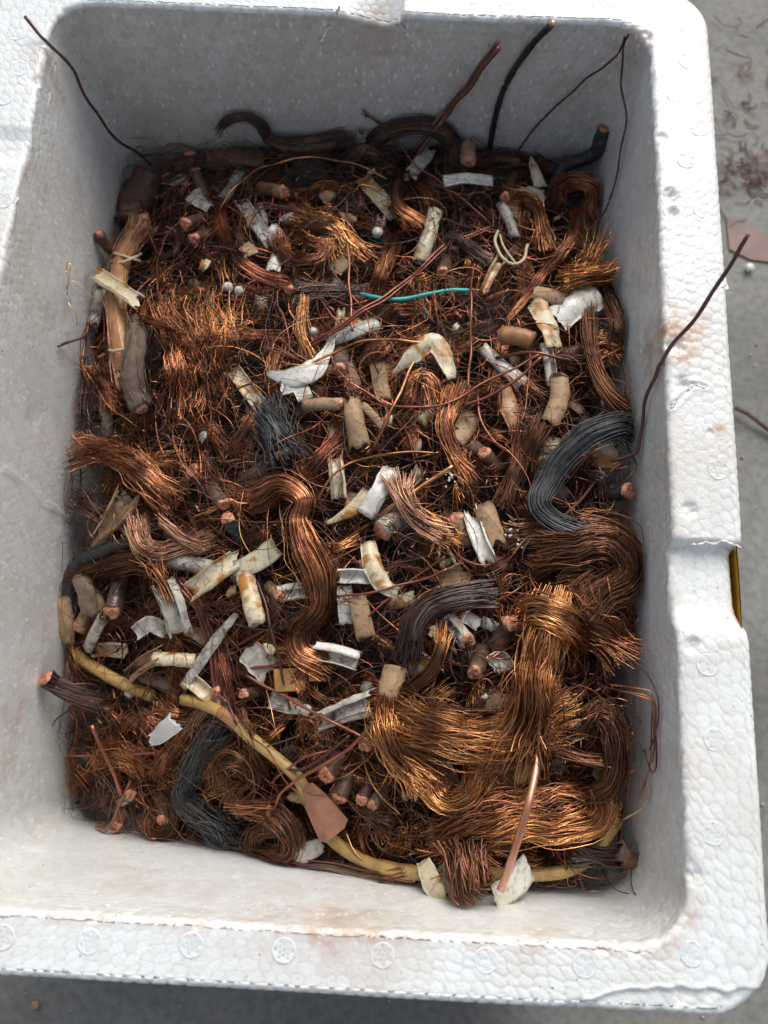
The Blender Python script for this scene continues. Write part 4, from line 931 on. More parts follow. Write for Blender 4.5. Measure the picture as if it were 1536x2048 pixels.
for lab, pts in (('springy golden wire loop sticking out at the left wall', [(85, 545, -50, A), (98, 538, -50, A), (125, 553, -52, A), (130, 525, -48, A), (142, 530, -48, A), (135, 575, -52, A), (128, 590, -55, A)]),
                 ('thin golden wire straying from the loop at the left wall', [(122, 578, -52, A), (145, 560, -52, A), (180, 590, -56, A), (205, 608, -60, A)]),
                 ('fine dark wire crooked against the left wall below the golden loop', [(124, 600, -56, A), (140, 612, -56, A), (152, 628, -58, A), (154, 650, -62, A)])):
    wire(lab, 'gold' if 'golden' in lab else 'dark', .5, pts, wob=.2)
for k, (lab, pts) in enumerate((('outermost copper strand of the loops overhanging the right wall', [(1195, 1372, -30, A), (1250, 1384, -24, A), (1310, 1406, -20, A), (1335, 1460, -20, A), (1352, 1530, -22, A), (1325, 1546, -26, A), (1296, 1524, -30, A)]),
                 ('copper strand bent like a hairpin over the right wall', [(1210, 1368, -32, A), (1270, 1375, -26, A), (1322, 1392, -22, A), (1328, 1450, -22, A), (1340, 1500, -24, A), (1318, 1532, -28, A), (1290, 1500, -34, A)]),
                 ('thin copper strand hanging straight down over the right wall', [(1240, 1380, -30, A), (1300, 1398, -25, A), (1318, 1440, -24, A), (1320, 1490, -26, A), (1302, 1545, -30, A), (1280, 1600, -34, A)]),
                 ('long dark strand sweeping from the golden coil over the right wall', [(1230, 1305, -34, A), (1290, 1340, -26, A), (1338, 1390, -18, A), (1350, 1440, -18, A), (1335, 1475, -22, A), (1300, 1500, -28, A)]),
                 ('copper strand trailing down the right wall to the yellow cable', [(1290, 1560, -32, A), (1300, 1580, -31, A), (1285, 1615, -33, A), (1245, 1640, -38, A)]))):
    wire(lab, ['red', 'copper', 'copper', 'dark', 'pale'][k], .75, pts, wob=.35, short='loops overhanging the right wall' if k == 0 else None)
for k, (lab, pts) in enumerate((('dark wire lying across the upper part of the yellow cable', [(445, 1380), (470, 1440, 3), (480, 1500)]), ('reddish wire crossing the yellow cable near the copper sheet', [(540, 1570), (590, 1525, 3), (660, 1500)]), ('copper wire crossing the lower bend of the yellow cable', [(690, 1660), (720, 1715, 3), (790, 1770)]), ('thin dark wire draped over the middle of the yellow cable', [(470, 1520), (530, 1495, 3), (600, 1470)]), ('thin copper wire draped along the yellow cable', [(420, 1440), (520, 1485, 4), (575, 1565, 4), (620, 1600)]))):
    wire(lab, ['brownwire', 'redwire', 'copper', 'dark', 'copper'][k], [1.1, 1.2, .8, .6, .6][k], pts, 10)
bundle('frayed brown wisp half covering the yellow cable', 'brown', 6, [(480, 1430), (505, 1480, 3), (520, 1540)], n=34, r=.22, dz=10, stray=.5, coreK=.2, flare=(.5, .6), wave=.6)
for k, (lab, pts, pal) in enumerate((
    ('dark matted bundle heaped at the foot of the far wall under the drooping one', [(540, 318), (610, 300, 4), (680, 312)], 'dark'),
    ('dark bundle wedged between the pale woody tube and the dark arch', [(690, 330), (730, 300, 4), (775, 318)], 'dark'),
    ('dark brown bundle slumped inside the dark arch', [(790, 300), (830, 285, 3), (880, 312)], 'brown'),
    ('brown bundle slumped right of the tan tube with copper mouth', [(955, 300), (1005, 282, 4), (1060, 310)], 'dark'),
    ('dull brown bundle lying along the far wall by the pair of copper sticks', [(840, 322), (900, 318, 3), (965, 330)], 'brown'),
    ('dark bundle slumped in front of the black kinked stub', [(1060, 330), (1110, 345, 3), (1150, 385)], 'dark'),
    ('dark bundle sagging at the far wall behind the lower sawn face', [(330, 345), (400, 325, 3), (470, 345)], 'dark'))):
    bundle(lab, pal, 12, pts, n=60, r=.25, dz=[3, 5, 1, 3, 2, 2, 1][k], wave=.6, stray=.2, coreM='leather', coreK=.7, flare=(.4, .4))

# ------------------------------------------------------------------ insulation, paper, tape
tube('white split tube with a dark slit on the upper left heap', 'white', 9, [(482, 400), (512, 445, 1), (545, 492)], arc=200, roll=20, short='white split tube')
strip('white rounded flap tucked beside the white split tube', 'white', 9, [(538, 455), (552, 470), (560, 490)], 6)
tube('long cream trough slanting below the arched copper wire', 'cream', 10.5, [(722, 352), (755, 390, 2), (792, 432)], arc=170, roll=-10, short='cream trough')
strip('white curled strip lying level below the far wall', 'white', 7.5, [(886, 362), (935, 356, 2), (984, 362)], 11, curl=90, short='white level strip')
tube('cream tube with a rusty brown top end leaning beside a white ball', 'cream', 9.5, [(870, 422, 3), (858, 470, 2), (838, 525)], short='rusty-topped cream tube', squash=.75)
tube('cream sleeve split lengthwise with rust blotches near the left wall', 'cream', 9.5, [(188, 545), (225, 568, 3), (275, 602)], arc=230, roll=25, dz=18, jag=4, short='rust-blotched split sleeve')
tube('grey-white tube with copper inside standing at the left wall', 'dirty', 8, [(205, 575, 2), (196, 610, 2), (186, 650)], plug=1, short='grey-white tube at the left wall')
tube('stained pale tube under the ends of the reddish wires', 'white', 8.5, [(662, 680), (705, 664, 2), (756, 646)], short='pale stained tube')
strip('crumpled white sleeve opened out across the upper middle', 'white', 10.5, [(668, 668), (652, 705, 1), (630, 735, 3), (590, 755, 2), (535, 748)], 10, curl=25, crumple=.05, short='crumpled white sleeve', taper=[.3, .7, 1.1, 1, .25], twist=50)
strip('small white flap bent down under the crumpled white sleeve', 'white', 8, [(562, 775), (595, 770, 1), (612, 800)], 10, curl=30, crumple=.05)
tube('pale brown-streaked tube lying left of the crumpled white sleeve', 'cream', 9, [(465, 738), (490, 772, 1), (522, 812)], arc=210, short='brown-streaked tube')
strip('torn ivory sheet folded into a peak in the upper right middle', 'cream', 11, [(785, 746), (822, 714, 2), (862, 684, 6), (885, 705, 4), (905, 758)], 10, curl=35, crumple=.06, taper=[.15, .7, 1, .85, .45], twist=50, short='torn ivory sheet')
tube('white bent tube with orange copper packed in its lower end', 'white', 9.5, [(965, 695), (1000, 728, 2), (1048, 770, 1)], fray=2, short='white bent tube', squash=.9, taper=[.75, .8, 1.0])
tube('tan paper roll with torn lower edge in the middle of the heap', 'tan', 10.5, [(702, 800), (710, 845, 2), (720, 895)], dz=12, jag=2, short='tan paper roll', taper=[.85, 1, 1.2], squash=.7)
covered('short tan stub with a copper face left of the tan paper roll', 'tan', 6.5, [(610, 812), (640, 808, 1), (682, 808, 1)], dz=10, faces=(0, .9), short='tan stub')
tube('slim tan twisted scrap right of the tan paper roll', 'tan', 5, [(725, 810), (745, 830, 1), (768, 858)], dz=8)
tube('pale creased strip under the tan paper roll', 'cream', 9, [(672, 845), (672, 880, 1), (682, 912)], arc=200, short='pale creased strip')
tube('stained paper tube standing upright at mid heap', 'cream', 8.5, [(670, 912), (674, 955, 1), (678, 998)], dz=9, short='stained paper tube')
strip('grey-white open strip leaning right of the stained paper tube', 'white', 9, [(782, 938), (758, 985, 2), (730, 1030)], 9, curl=80, short='grey-white open strip')
strip('white and brown pointed strip below the grey-white open strip', 'cream', 8, [(738, 985), (700, 1022, 1), (652, 1048)], 9, curl=60, taper=[1, .8, .2])
tube('cream tube with amber stains at the left of the S-shaped bundle', 'cream', 11.5, [(472, 1118), (425, 1150, 2), (382, 1182)], arc=240, roll=-20, dz=12, jag=3, short='amber-stained cream tube')
strip('pale yellow dimpled strip joined to the amber-stained tube', 'cream', 10, [(552, 1092), (515, 1120, 1), (470, 1142)], 11, curl=20, crumple=.1, short='yellow dimpled strip')
tube('square-cut cream tube with a rusty lower end', 'cream', 10, [(492, 1155), (502, 1200, 2), (516, 1248)], dz=10, short='square-cut cream tube', squash=.9)
tube('weathered grey cream tube with charred top left of the ribbon of wires', 'dirty', 13, [(325, 1165), (345, 1210, 2), (362, 1268)], dz=13, jag=1.0, fray=1, short='charred-top tube')
tube('bright white trough lying level right of the S-shaped bundle', 'white', 7.5, [(676, 1152), (720, 1152, 1), (775, 1158)], arc=200, roll=-30, dz=10, short='bright white trough')
strip('cream curved strip standing over the bright white trough', 'cream', 9, [(736, 1085), (745, 1130, 2), (765, 1168), (795, 1185)], 11, curl=90, taper=[.8, 1, 1, .6], short='cream curved strip')
tube('small white cup-like tube left of the S-shaped bundle', 'white', 9, [(558, 1188), (580, 1184), (612, 1180)], dz=8)
strip('narrow white strip hidden behind the tan upright tube', 'white', 7, [(688, 1172), (690, 1210), (692, 1248)], 6, curl=60)
tube('tan upright tube below the bright white trough', 'tan', 10, [(712, 1195), (722, 1232, 1), (732, 1278)], dz=8, short='tan upright tube', plug=2)
tube('clean white boxy tube with an open end below the S-shaped bundle', 'white', 10, [(632, 1302), (670, 1308, 1), (716, 1322)], dz=10, squash=.75, crumple=.04, short='white boxy tube')
tube('small dirty cream tube dangling near a cut disc by the left wall', 'dirty', 7, [(205, 1238), (190, 1265), (175, 1298)], dz=8, short='small dirty tube')
strip('grey ribbed flap like a folded fan', 'dirty', 8, [(268, 1268), (298, 1248, 2), (332, 1260)], 11, curl=-70, crumple=.05, short='grey ribbed flap')
tube('tan split tube with ragged mouth under the grey ribbed flap', 'tan', 8.5, [(258, 1350), (290, 1325, 1), (322, 1308)], arc=250, roll=30, dz=9, jag=3, short='ragged tan split tube')
covered('cream streaked stub with a copper mouth right of the ragged tube', 'cream', 7, [(310, 1318), (345, 1318), (390, 1322)], dz=8, faces=(.8, 0))
tube('cream trough sliding under the yellow cable', 'cream', 8, [(372, 1352), (405, 1380, 1), (450, 1420)], arc=200, dz=9, short='cream trough by the yellow cable')
strip('flat grey-brown leaf-like strip slanting left of the wire ribbon', 'dirty', 5.5, [(472, 1228), (425, 1290, 2), (365, 1375)], 9, curl=25, taper=[.5, 1, 1, .8], name='flat_strip', short='grey-brown leaf-like strip')
tube('grey tube split wide open at one end beside the orange sheaf', 'dirty', 11, [(640, 1442), (690, 1422, 2), (745, 1405, 1)], arc=300, dz=10, jag=4, short='grey split tube', taper=[.9, 1, 1.25])
strip('pale grey twisted paper left of the grey split tube', 'dirty', 9, [(540, 1398), (575, 1408), (620, 1422)], 8, crumple=.06, taper=[1, .9, .5])
covered('pink-tan tube stub with sheaf coming from it', 'tan', 11, [(792, 1335), (785, 1365, 1), (775, 1395)], dz=10, faces=(0, .8), short='pink tube stub')
tube('white sleeve torn open around tan paper right of the middle', 'white', 9, [(942, 1028), (955, 1070, 2), (975, 1115)], arc=200, roll=-30, dz=10, jag=4, short='torn white sleeve')
tube('tan paper cuff beside the torn white sleeve', 'tan', 11, [(968, 1012), (980, 1050, 1), (992, 1092)], dz=9, jag=2, short='tan paper cuff', squash=.6)
tube('pinkish tan bent tube right of the white bent one', 'tan', 10.5, [(1118, 752, 2), (1118, 800, 3), (1098, 848)], dz=12, plug=1, short='pinkish tan bent tube', squash=.85)
covered('amber tube with an open cut mouth above the white bent tube', 'amber', 9.5, [(1002, 672, 1), (1030, 672, 1), (1066, 682)], dz=11, faces=(.8, 0), lump=.04, short='amber tube')
strip('brown flat peel pointing down below the white bent tube', 'amber', 10, [(1008, 772), (1018, 815), (1032, 872)], 7, curl=50, taper=[.7, 1, .3], short='brown flat peel')
tube('tan round tube lying level under the bright gold stub', 'tan', 9.5, [(1068, 585), (1095, 590, 1), (1128, 602)], dz=10, short='tan tube by the gold stub')
strip('wide white flap beneath the bright gold stub', 'white', 15, [(1112, 640), (1150, 612, 1), (1195, 592)], 8, curl=70, short='wide white flap')
strip('stained ivory twisted strip hanging from the tan round tube', 'cream', 10, [(1072, 605), (1095, 650, 2), (1110, 695)], 10, twist=60, crumple=.1, short='ivory twisted strip')
tube('thin white tube upright behind the pinkish tan bent tube', 'white', 6.5, [(1090, 690), (1098, 720), (1105, 768)], dz=8, short='thin white tube')
tube('pale woody tube standing against the far wall', 'dirty', 7.5, [(727, 205, -72, A), (726, 240, -80, A), (722, 288, -92, A)], short='pale woody tube', crumple=.05)
tube('grey-white sleeve peeling off a copper hook at the back', 'dirty', 9.5, [(858, 300, -80, A), (838, 328, -76, A), (820, 352, -74, A)], short='grey-white peeling sleeve', crumple=.15, jag=3)
covered('tan tube with a copper mouth right of the dark arched bundle', 'tan', 8.5, [(938, 262, -80, A), (936, 295, -76, A), (938, 325, -72, A)], faces=(0, .85), lump=.04, short='tan tube with copper mouth')
strip('thin pale splinter stuck beside the tan tube with copper mouth', 'cream', 3.5, [(922, 282, -80, A), (926, 310, -76, A), (928, 328, -74, A)], name='splinter')
strip('pale splinter standing at the foot of the far wall', 'cream', 4, [(972, 235, -84, A), (966, 262, -88, A), (962, 285, -92, A)], name='splinter')
strip('pointed ivory scrap standing up like a shark fin', 'cream', 8, [(1062, 312), (1068, 335, 2), (1082, 375)], 11, taper=[.1, .7, 1], curl=70, short='pointed ivory scrap')
strip('small white scrap below the pointed ivory one', 'white', 11, [(1042, 392), (1062, 388, 1), (1088, 396)], 8, crumple=.1)
tube('grey dull tube leaning near the white string', 'dirty', 6.5, [(1002, 408), (1018, 440, 1), (1030, 478)], dz=9, plug=2, plugM='dark', short='grey dull tube')
tube('frayed cream stub whose end splits into pale strings', 'cream', 6.5, [(1002, 518), (985, 545, 1), (968, 582)], dz=11, taper=[1.2, .9, .8], jag=2, short='frayed cream stub')
strip('short white curl left of the smile-shaped coil', 'white', 8, [(545, 545), (548, 530, 1), (556, 512)], 7, curl=100)
strip('gold-brown paper scrap above the dark level bundle', 'tan', 8, [(668, 545), (680, 530), (692, 518)], 6, crumple=.1)
strip('olive paper scrap near the curved brown ribbon', 'tan', 8, [(488, 490), (498, 500), (505, 512)], 7, crumple=.12)
strip('pale wedge of plastic at the back beside a round cut end', 'dirty', 11, [(385, 388), (400, 400), (420, 418)], 7, crumple=.12, taper=[1, .8, .6], short='pale wedge at the back')
strip('milky plastic scrap with a notch standing in the near left', 'plastic', 10, [(300, 1480), (325, 1466, 2), (352, 1442)], 16, curl=30, taper=[.5, .9, 1], jag=1.2, short='milky plastic scrap')
strip('ash-grey feathered peel lying by the near wall', 'dirty', 9, [(575, 1728), (605, 1708, 1), (645, 1688)], 10, taper=[.4, 1, .7], curl=70, short='ash-grey peel')
tube('white square scrap in the shade left of the upright golden bundle', 'white', 9, [(985, 1330), (1000, 1318), (1014, 1340)], dz=5, arc=220)
strip('pale flap of tape on the left side of the square dark bundle', 'cream', 11, [(845, 1722), (868, 1775, 3), (890, 1832, 4)], 16, roll=-35, curl=25, short='pale left flap', taper=[.7, 1, .8], crumple=.02, jag=.5)
strip('white flap of tape on the right side of the square dark bundle', 'white', 14, [(1058, 1732), (1030, 1768, 3), (990, 1815, 4)], 15, roll=30, curl=12, taper=[1, 1, .9], short='white right flap', crumple=.015, jag=.4)
strip('white torn tape end under the pale left flap', 'white', 9, [(872, 1740), (890, 1765, 1), (900, 1800, 2)], 11, roll=-30, curl=30, crumple=.02)
tube('olive-tan folded paper with an open mouth by the left wall', 'tan', 15, [(250, 1000, 2), (232, 1030, 2), (198, 1068)], arc=260, roll=10, dz=10, jag=6, taper=[1, .9, .4], short='olive-tan folded paper')
covered('grey-tan round stick lying under the amber-stained tube', 'dirty', 8.5, [(335, 1118), (385, 1128, 1), (435, 1140)], dz=5, lump=.05, short='grey-tan stick')
covered('dark cable with a torn tan side curving along the left wall', 'tar', 9, [(262, 1085), (215, 1100, 2), (160, 1130, 2), (128, 1170, 2), (118, 1215, 1), (125, 1262)], dz=2, lump=.15, short='dark cable along the left wall')
strip('torn tan skin peeling from the dark cable at the left wall', 'tan', 12, [(112, 1190), (116, 1235, 2), (135, 1288)], 8, curl=70, taper=[.5, 1, .6], crumple=.1)
strip('dark brown gusset of bark-like wrapping near the charred-top tube', 'cloth', 9, [(160, 1150), (172, 1185, 2), (180, 1232)], 9, curl=80, crumple=.12)
tube('tan paper hood over a dark gap right of the bright white trough', 'tan', 12, [(930, 1150), (900, 1158, 1), (868, 1165)], dz=7, arc=230, jag=3, taper=[1.2, 1, .6], short='tan paper hood')
strip('dull white shred below the dark elbow cable', 'white', 6, [(925, 1230), (940, 1238), (958, 1250)], 7)
tube('dark mouthed grey stub right of the dark elbow cable', 'dirty', 8, [(895, 1235), (920, 1265, 1), (935, 1292)], dz=7, plug=2, short='dark-mouthed grey stub')
strip('dark grey paper crumb near the brass block', 'dirty', 13, [(495, 1300), (515, 1320), (540, 1345)], 6, crumple=.09, short='grey paper crumb', jag=1.5)
strip('pale thin petal beside the grey paper crumb', 'cream', 4.5, [(528, 1288), (538, 1296), (548, 1306)], 7, taper=[.3, 1, .6])
strip('brown cardboard wrapping in the hollow left of the bright copper rod', 'amber', 15, [(950, 1545), (990, 1540), (1040, 1545)], 2, curl=70, short='brown cardboard')
strip('gold-tipped ochre wedge next to the bright copper rod', 'yellow', 9, [(1038, 1492), (1042, 1530, 1), (1042, 1568)], 8, curl=60, taper=[1.1, 1, .5], short='ochre wedge')
strip('beige strip upright beside the leaning brown bundle', 'cream', 9, [(1108, 875), (1100, 900), (1092, 930)], 5, short='beige strip')
strip('pale olive strip below the sagging reddish wire', 'tan', 10, [(945, 825), (930, 855), (910, 882)], 6, curl=50)
strip('pale tan slats beside the thick slanting wire', 'tan', 8, [(755, 725), (760, 760), (768, 800)], 6, curl=60, short='pale tan slat')
strip('beige scrap in the loop of the black tarred bundle', 'cream', 12, [(1185, 905), (1205, 912), (1230, 905)], 3, crumple=.12)
plate('thin rectangular copper sheet lying over the yellow cable', 'plate', [(601, 1572), (622, 1568), (650, 1590), (696, 1640), (690, 1655), (656, 1680), (642, 1676), (618, 1630)], 17, 1.3, 'copper_sheet', 'metal sheet', 'copper sheet', tilt=.1)
plate('square brass block half buried in the lower middle', 'brass', [(550, 1338), (612, 1334), (614, 1382), (554, 1386)], 4, 11, 'brass_block', 'brass fitting', 'brass block', bev=.8)
plate('smaller brass nut right of the square brass block', 'brass', [(618, 1338), (652, 1336), (654, 1362), (620, 1364)], 2, 8, 'brass_nut', 'brass fitting', None, bev=.8)
plate('chip of copper-brown board below the ribbon of three wires', 'leather', [(390, 960), (420, 955), (425, 985), (398, 992)], 3, 2, 'board_chip', 'chip')
# string, balls, crumbs
wire('knotted white string loop lying above the frayed cream stub', 'string', 1.7, [(996, 462), (990, 485, 1), (1002, 512, 2), (1025, 530, 2), (1045, 520, 2), (1055, 490, 1)], 13, name='string', cat='string', short='white string loop')
wire('short end of white string beside the string loop', 'string', 1.3, [(1000, 470), (1010, 500), (1032, 528)], 13, name='string', cat='string')
for k, (a_, lab) in enumerate((([(222, 508, -5), (234, 509, 2), (252, 512, 4), (268, 518, 2), (282, 524, -5)], 'pale string tied round the upper end of the tan bundle'), ([(222, 523, -5), (234, 524, 2), (252, 523, 4), (268, 516, 2), (282, 508, -5)], 'second turn of pale string crossing on the tan bundle'), ([(218, 700, -5), (230, 702, 2), (246, 700, 4), (262, 696, 2), (274, 692, -5)], 'pale string tied round the lower end of the tan bundle'))):
    wire(lab, 'string', 1.6, a_, 13.5, name='string', cat='string')
wire('pale string running down the left edge of the tan bundle', 'string', 1.5, [(222, 590), (222, 640, 1), (236, 700, 2), (246, 745)], 10, name='string', cat='string')
for (qx, qy, r_, lab) in ((755, 466, 3.2, 'white foam ball beside the straight reddish wire'), (457, 574, 2.7, 'dull white foam ball left of its twin in the upper left'), (478, 582, 2.6, 'dull white foam ball right of its twin in the upper left'), (627, 663, 2.2, 'small bluish white foam ball under the two reddish wires'),
                          (1440, 1350, 0, '')):
    if r_: tag(add('foam_ball', ball_geo(at(qx, qy, 9), r_, qx), M['white']), lab, 'foam ball')
for (qx, qy, lab) in ((893, 950, 'cluster of tiny white foam crumbs right of the dull copper rod'), (1025, 1070, 'cluster of tiny white foam crumbs right of the torn white sleeve')):
    g = np.random.default_rng(qx); c = at(qx, qy, 11)
    o = add('foam_crumbs', join(*[ball_geo(c + g.normal(0, 1, 3) * [2.6, 2.8, .5], g.uniform(.45, .8), k, nu=6, nv=8) for k in range(15)]), M['white'])
    tag(o, lab, 'foam crumbs')
# cut ends that look out of the heap: stubs with a pink sawn face
STUBS = [((455, 1036), (470, 1060), 7.2, 'tar', 'round sawn copper face on a black stub left of the S-shaped bundle'),
         ((910, 1036), (925, 1062), 8.6, 'tan', 'large oval sawn copper face beside the torn white sleeve'),
         ((762, 1062), (790, 1040), 10.5, 'dirty', 'broad sawn copper face hanging off the pale twisting bundle'),
         ((1255, 982), (1225, 985), 8.4, 'tar', 'ragged sawn copper face close to the right wall'),
         ((225, 1224), (235, 1190), 9.0, 'dark', 'grainy sawn copper face above the small dirty tube'),
         ((158, 1258), (172, 1235), 8.0, 'tan', 'sawn copper face left of the small dirty tube'),
         ((287, 434), (292, 460), 7.0, 'amber', 'bright sawn copper tip sticking up near the dark left stub'),
         ((568, 385), (545, 380), 7.6, 'tan', 'round sawn copper face under the arched copper wire'),
         ((380, 308), (385, 335), 7.0, 'leather', 'sawn face high at the back left of the heap'),
         ((392, 345), (402, 372), 6.6, 'leather', 'lower sawn face at the back left of the heap'),
         ((372, 448), (395, 440), 7.4, 'leather', 'dull sawn face below the pale wedge at the back'),
         ((388, 478), (410, 470), 6.6, 'leather', 'oval dull sawn face above the curved brown ribbon'),
         ((1022, 1246), (1005, 1275), 9.0, 'leather', 'dusky round face left of the upright golden bundle'),
         ((935, 1282), (915, 1262), 7.6, 'dirty', 'copper face at the mouth of the grey stub by the elbow cable'),
         ((950, 1345), (958, 1322), 7.6, 'leather', 'copper face peeping out above the sideways bundle'),
         ((652, 1550), (668, 1530), 8.6, 'leather', 'grainy copper face right of the yellow cable'),
         ((678, 1596), (690, 1570), 7.8, 'leather', 'copper face just above the copper sheet'),
         ((724, 1600), (735, 1578), 6.4, 'leather', 'small copper face right of the copper sheet'),
         ((230, 1662), (240, 1640), 7.0, 'leather', 'copper face low at the near left wall'),
         ((432, 1384), (445, 1372), 6.0, 'leather', 'small copper face above the cream trough by the yellow cable'),
         ((968, 906), (985, 925), 7.2, 'leather', 'copper face beside the red curving wire'),
         ((745, 1610), (760, 1590), 5.5, 'cloth', 'brownish face under the sideways golden bundle'),
         ((448, 1008), (430, 985), 7.0, 'cloth', 'dull oval face above the round one left of the S-shaped bundle'),
         ((930, 310), (935, 290), 6.0, 'tan', 'narrow face below the tan tube with copper mouth'),
         ((885, 545), (895, 520), 7.0, 'leather', 'crumbly copper face under the glossy purple-black bundle'),
         ((578, 580), (600, 580), 5.2, 'dark', 'small square face at the left end of the dark level bundle'),
         ((1010, 395), (1020, 372), 6.2, 'leather', 'face at the back beside the small white scrap'),
         ((325, 1640), (330, 1610), 6.8, 'leather', 'copper face above the hanging dark loop'),
         ((262, 1588), (266, 1568), 5.5, 'leather', 'small face beside the golden knot at the left end'),
         ((488, 1388), (505, 1385), 5.0, 'leather', 'tiny copper face between the yellow cable and brass block'),
         ((1115, 1088), (1125, 1062), 5.6, 'leather', 'face at the lower end of the black tarred bundle'),
         ((560, 1192), (548, 1182), 5.6, 'tan', 'pink face left of the square-cut cream tube'),
         ((680, 740), (682, 715), 7.6, 'cloth', 'pinkish end of a brown cloth stub under the low arched copper wire'),
         ((730, 1490), (745, 1470), 7.2, 'tan', 'tan pebble-like stub left of the sideways golden bundle')]
for (a_, b_, wd, m_, lab) in STUBS:
    mid = ((a_[0] + b_[0]) / 2, (a_[1] + b_[1]) / 2, -1)
    covered(lab, m_, wd, [(a_[0], a_[1], 2), mid, (b_[0] * 2 - a_[0], b_[1] * 2 - a_[1], -8)], dz=7, faces=(.98, 0), lump=.08, name='cable_stub', cat='cable stub')
# ------------------------------------------------------------------ small wires and bundles that fill the gaps between these
placed = {}
def describe(px, py, noun, used):
    ds = sorted(((math.hypot(px - a, py - b), a, b, n) for a, b, n in REFS if math.hypot(px - a, py - b) > 12))
    for k in range(14):
        d, a, b, n = ds[k]
        dx, dy = px - a, py - b
        rel = ('right of' if dx > 0 else 'left of') if abs(dx) > abs(dy) else ('just below' if dy > 0 else 'just above')
        lab = f'{noun} {rel} the {n}'
        if lab not in used and len(lab.split()) <= 16: used.add(lab); return lab
    return f'{noun} between the {ds[0][3]} and the {ds[1][3]}'
USED = set()
g = np.random.default_rng(77)
spots = []
tries = 0
while len(spots) < 215 and tries < 20000:
    tries += 1
    px, py = g.uniform(135, 1275), g.uniform(300, 1720)
    p = at(px, py, 0)
    if abs(p[0]) > 138 or abs(p[1]) > 196: continue
    if all(math.hypot(px - a, py - b) > 50 for a, b in spots) : spots.append((px, py))
kinds = [('copper', 'short bare copper bundle'), ('brown', 'short dull brown wire bundle'), ('red', 'reddish wire bundle'), ('dark', 'dark enamelled wire bundle'), ('gold', 'little golden wire bundle'), ('copper', 'curved bare copper bundle')]
for k, (px, py) in enumerate(spots):
    pal, noun = kinds[int(g.choice(6, p=[.18, .22, .2, .22, .08, .10]))]
    if py < 420 and g.random() < .6: pal, noun = 'dark', 'dark enamelled wire bundle'
    if py > 1350 and px > 780 and pal in ('dark', 'brown'): pal, noun = 'gold', 'little golden wire bundle'
    an = g.uniform(0, math.pi); L = g.uniform(28, 55); bend = g.uniform(-22, 22)
    dx, dy = math.cos(an) * L, math.sin(an) * L
    dip = -4
    pts = [(px - dx, py - dy, dip), (px - dy * bend / 50, py + dx * bend / 50, 0), (px + dx, py + dy, dip)]
    bundle(describe(px, py, noun, USED), pal, g.uniform(6.5, 11), pts, n=int(g.uniform(44, 64)), r=.24, wave=g.choice([.2, .5, 1.0]), dz=g.uniform(-6, 4), flat=g.uniform(.5, .8), flare=(g.uniform(0, .6), g.uniform(0, .6)), step=4.2, stray=.12, faces=((.6 if g.random() < .2 else 0), 0))
fill = []
tries = 0
while len(fill) < 62 and tries < 9000:
    tries += 1
    px, py = g.uniform(170, 1240), g.uniform(330, 1690)
    p = at(px, py, 0)
    if abs(p[0]) > 134 or abs(p[1]) > 190 or any(math.hypot(px - a, py - b) < 85 for a, b in fill): continue
    fill.append((px, py))
for k, (px, py) in enumerate(fill):
    an = g.uniform(0, math.pi); L = g.uniform(11, 38); dx, dy = math.cos(an) * L, math.sin(an) * L
    pts = [(px - dx, py - dy, g.uniform(-4, 1)), (px + dy * .1, py - dx * .1, 0), (px + dx, py + dy, g.uniform(-5, 0))]
    c = int(g.choice(5, p=[.16, .14, .28, .24, .18]))
    if c == 0: covered(describe(px, py, 'short dark cable stub', USED), 'leather', g.uniform(6, 8.5), pts, dz=g.uniform(0, 4), faces=(.9, 0), name='cable_stub')
    elif c == 1: covered(describe(px, py, 'short brown cloth covered stub', USED), 'cloth', g.uniform(6, 8.5), pts, dz=g.uniform(0, 4), faces=(.85, .8), name='cable_stub')
    elif c == 2: tube(describe(px, py, 'half buried cream tube', USED), 'cream', g.uniform(4.5, 10), pts, dz=g.uniform(0, 3), arc=float(g.choice([200, 280, 360])))
    elif c == 3: strip(describe(px, py, 'scrap of tan paper', USED), 'tan', g.uniform(7, 11), pts, g.uniform(1, 4), curl=g.uniform(20, 90), crumple=.08, name='paper_scrap', cat='paper scrap')
    else: tube(describe(px, py, 'dirty grey tube half hidden', USED), 'dirty', g.uniform(4.5, 9.5), pts, dz=g.uniform(0, 3), plug=1)
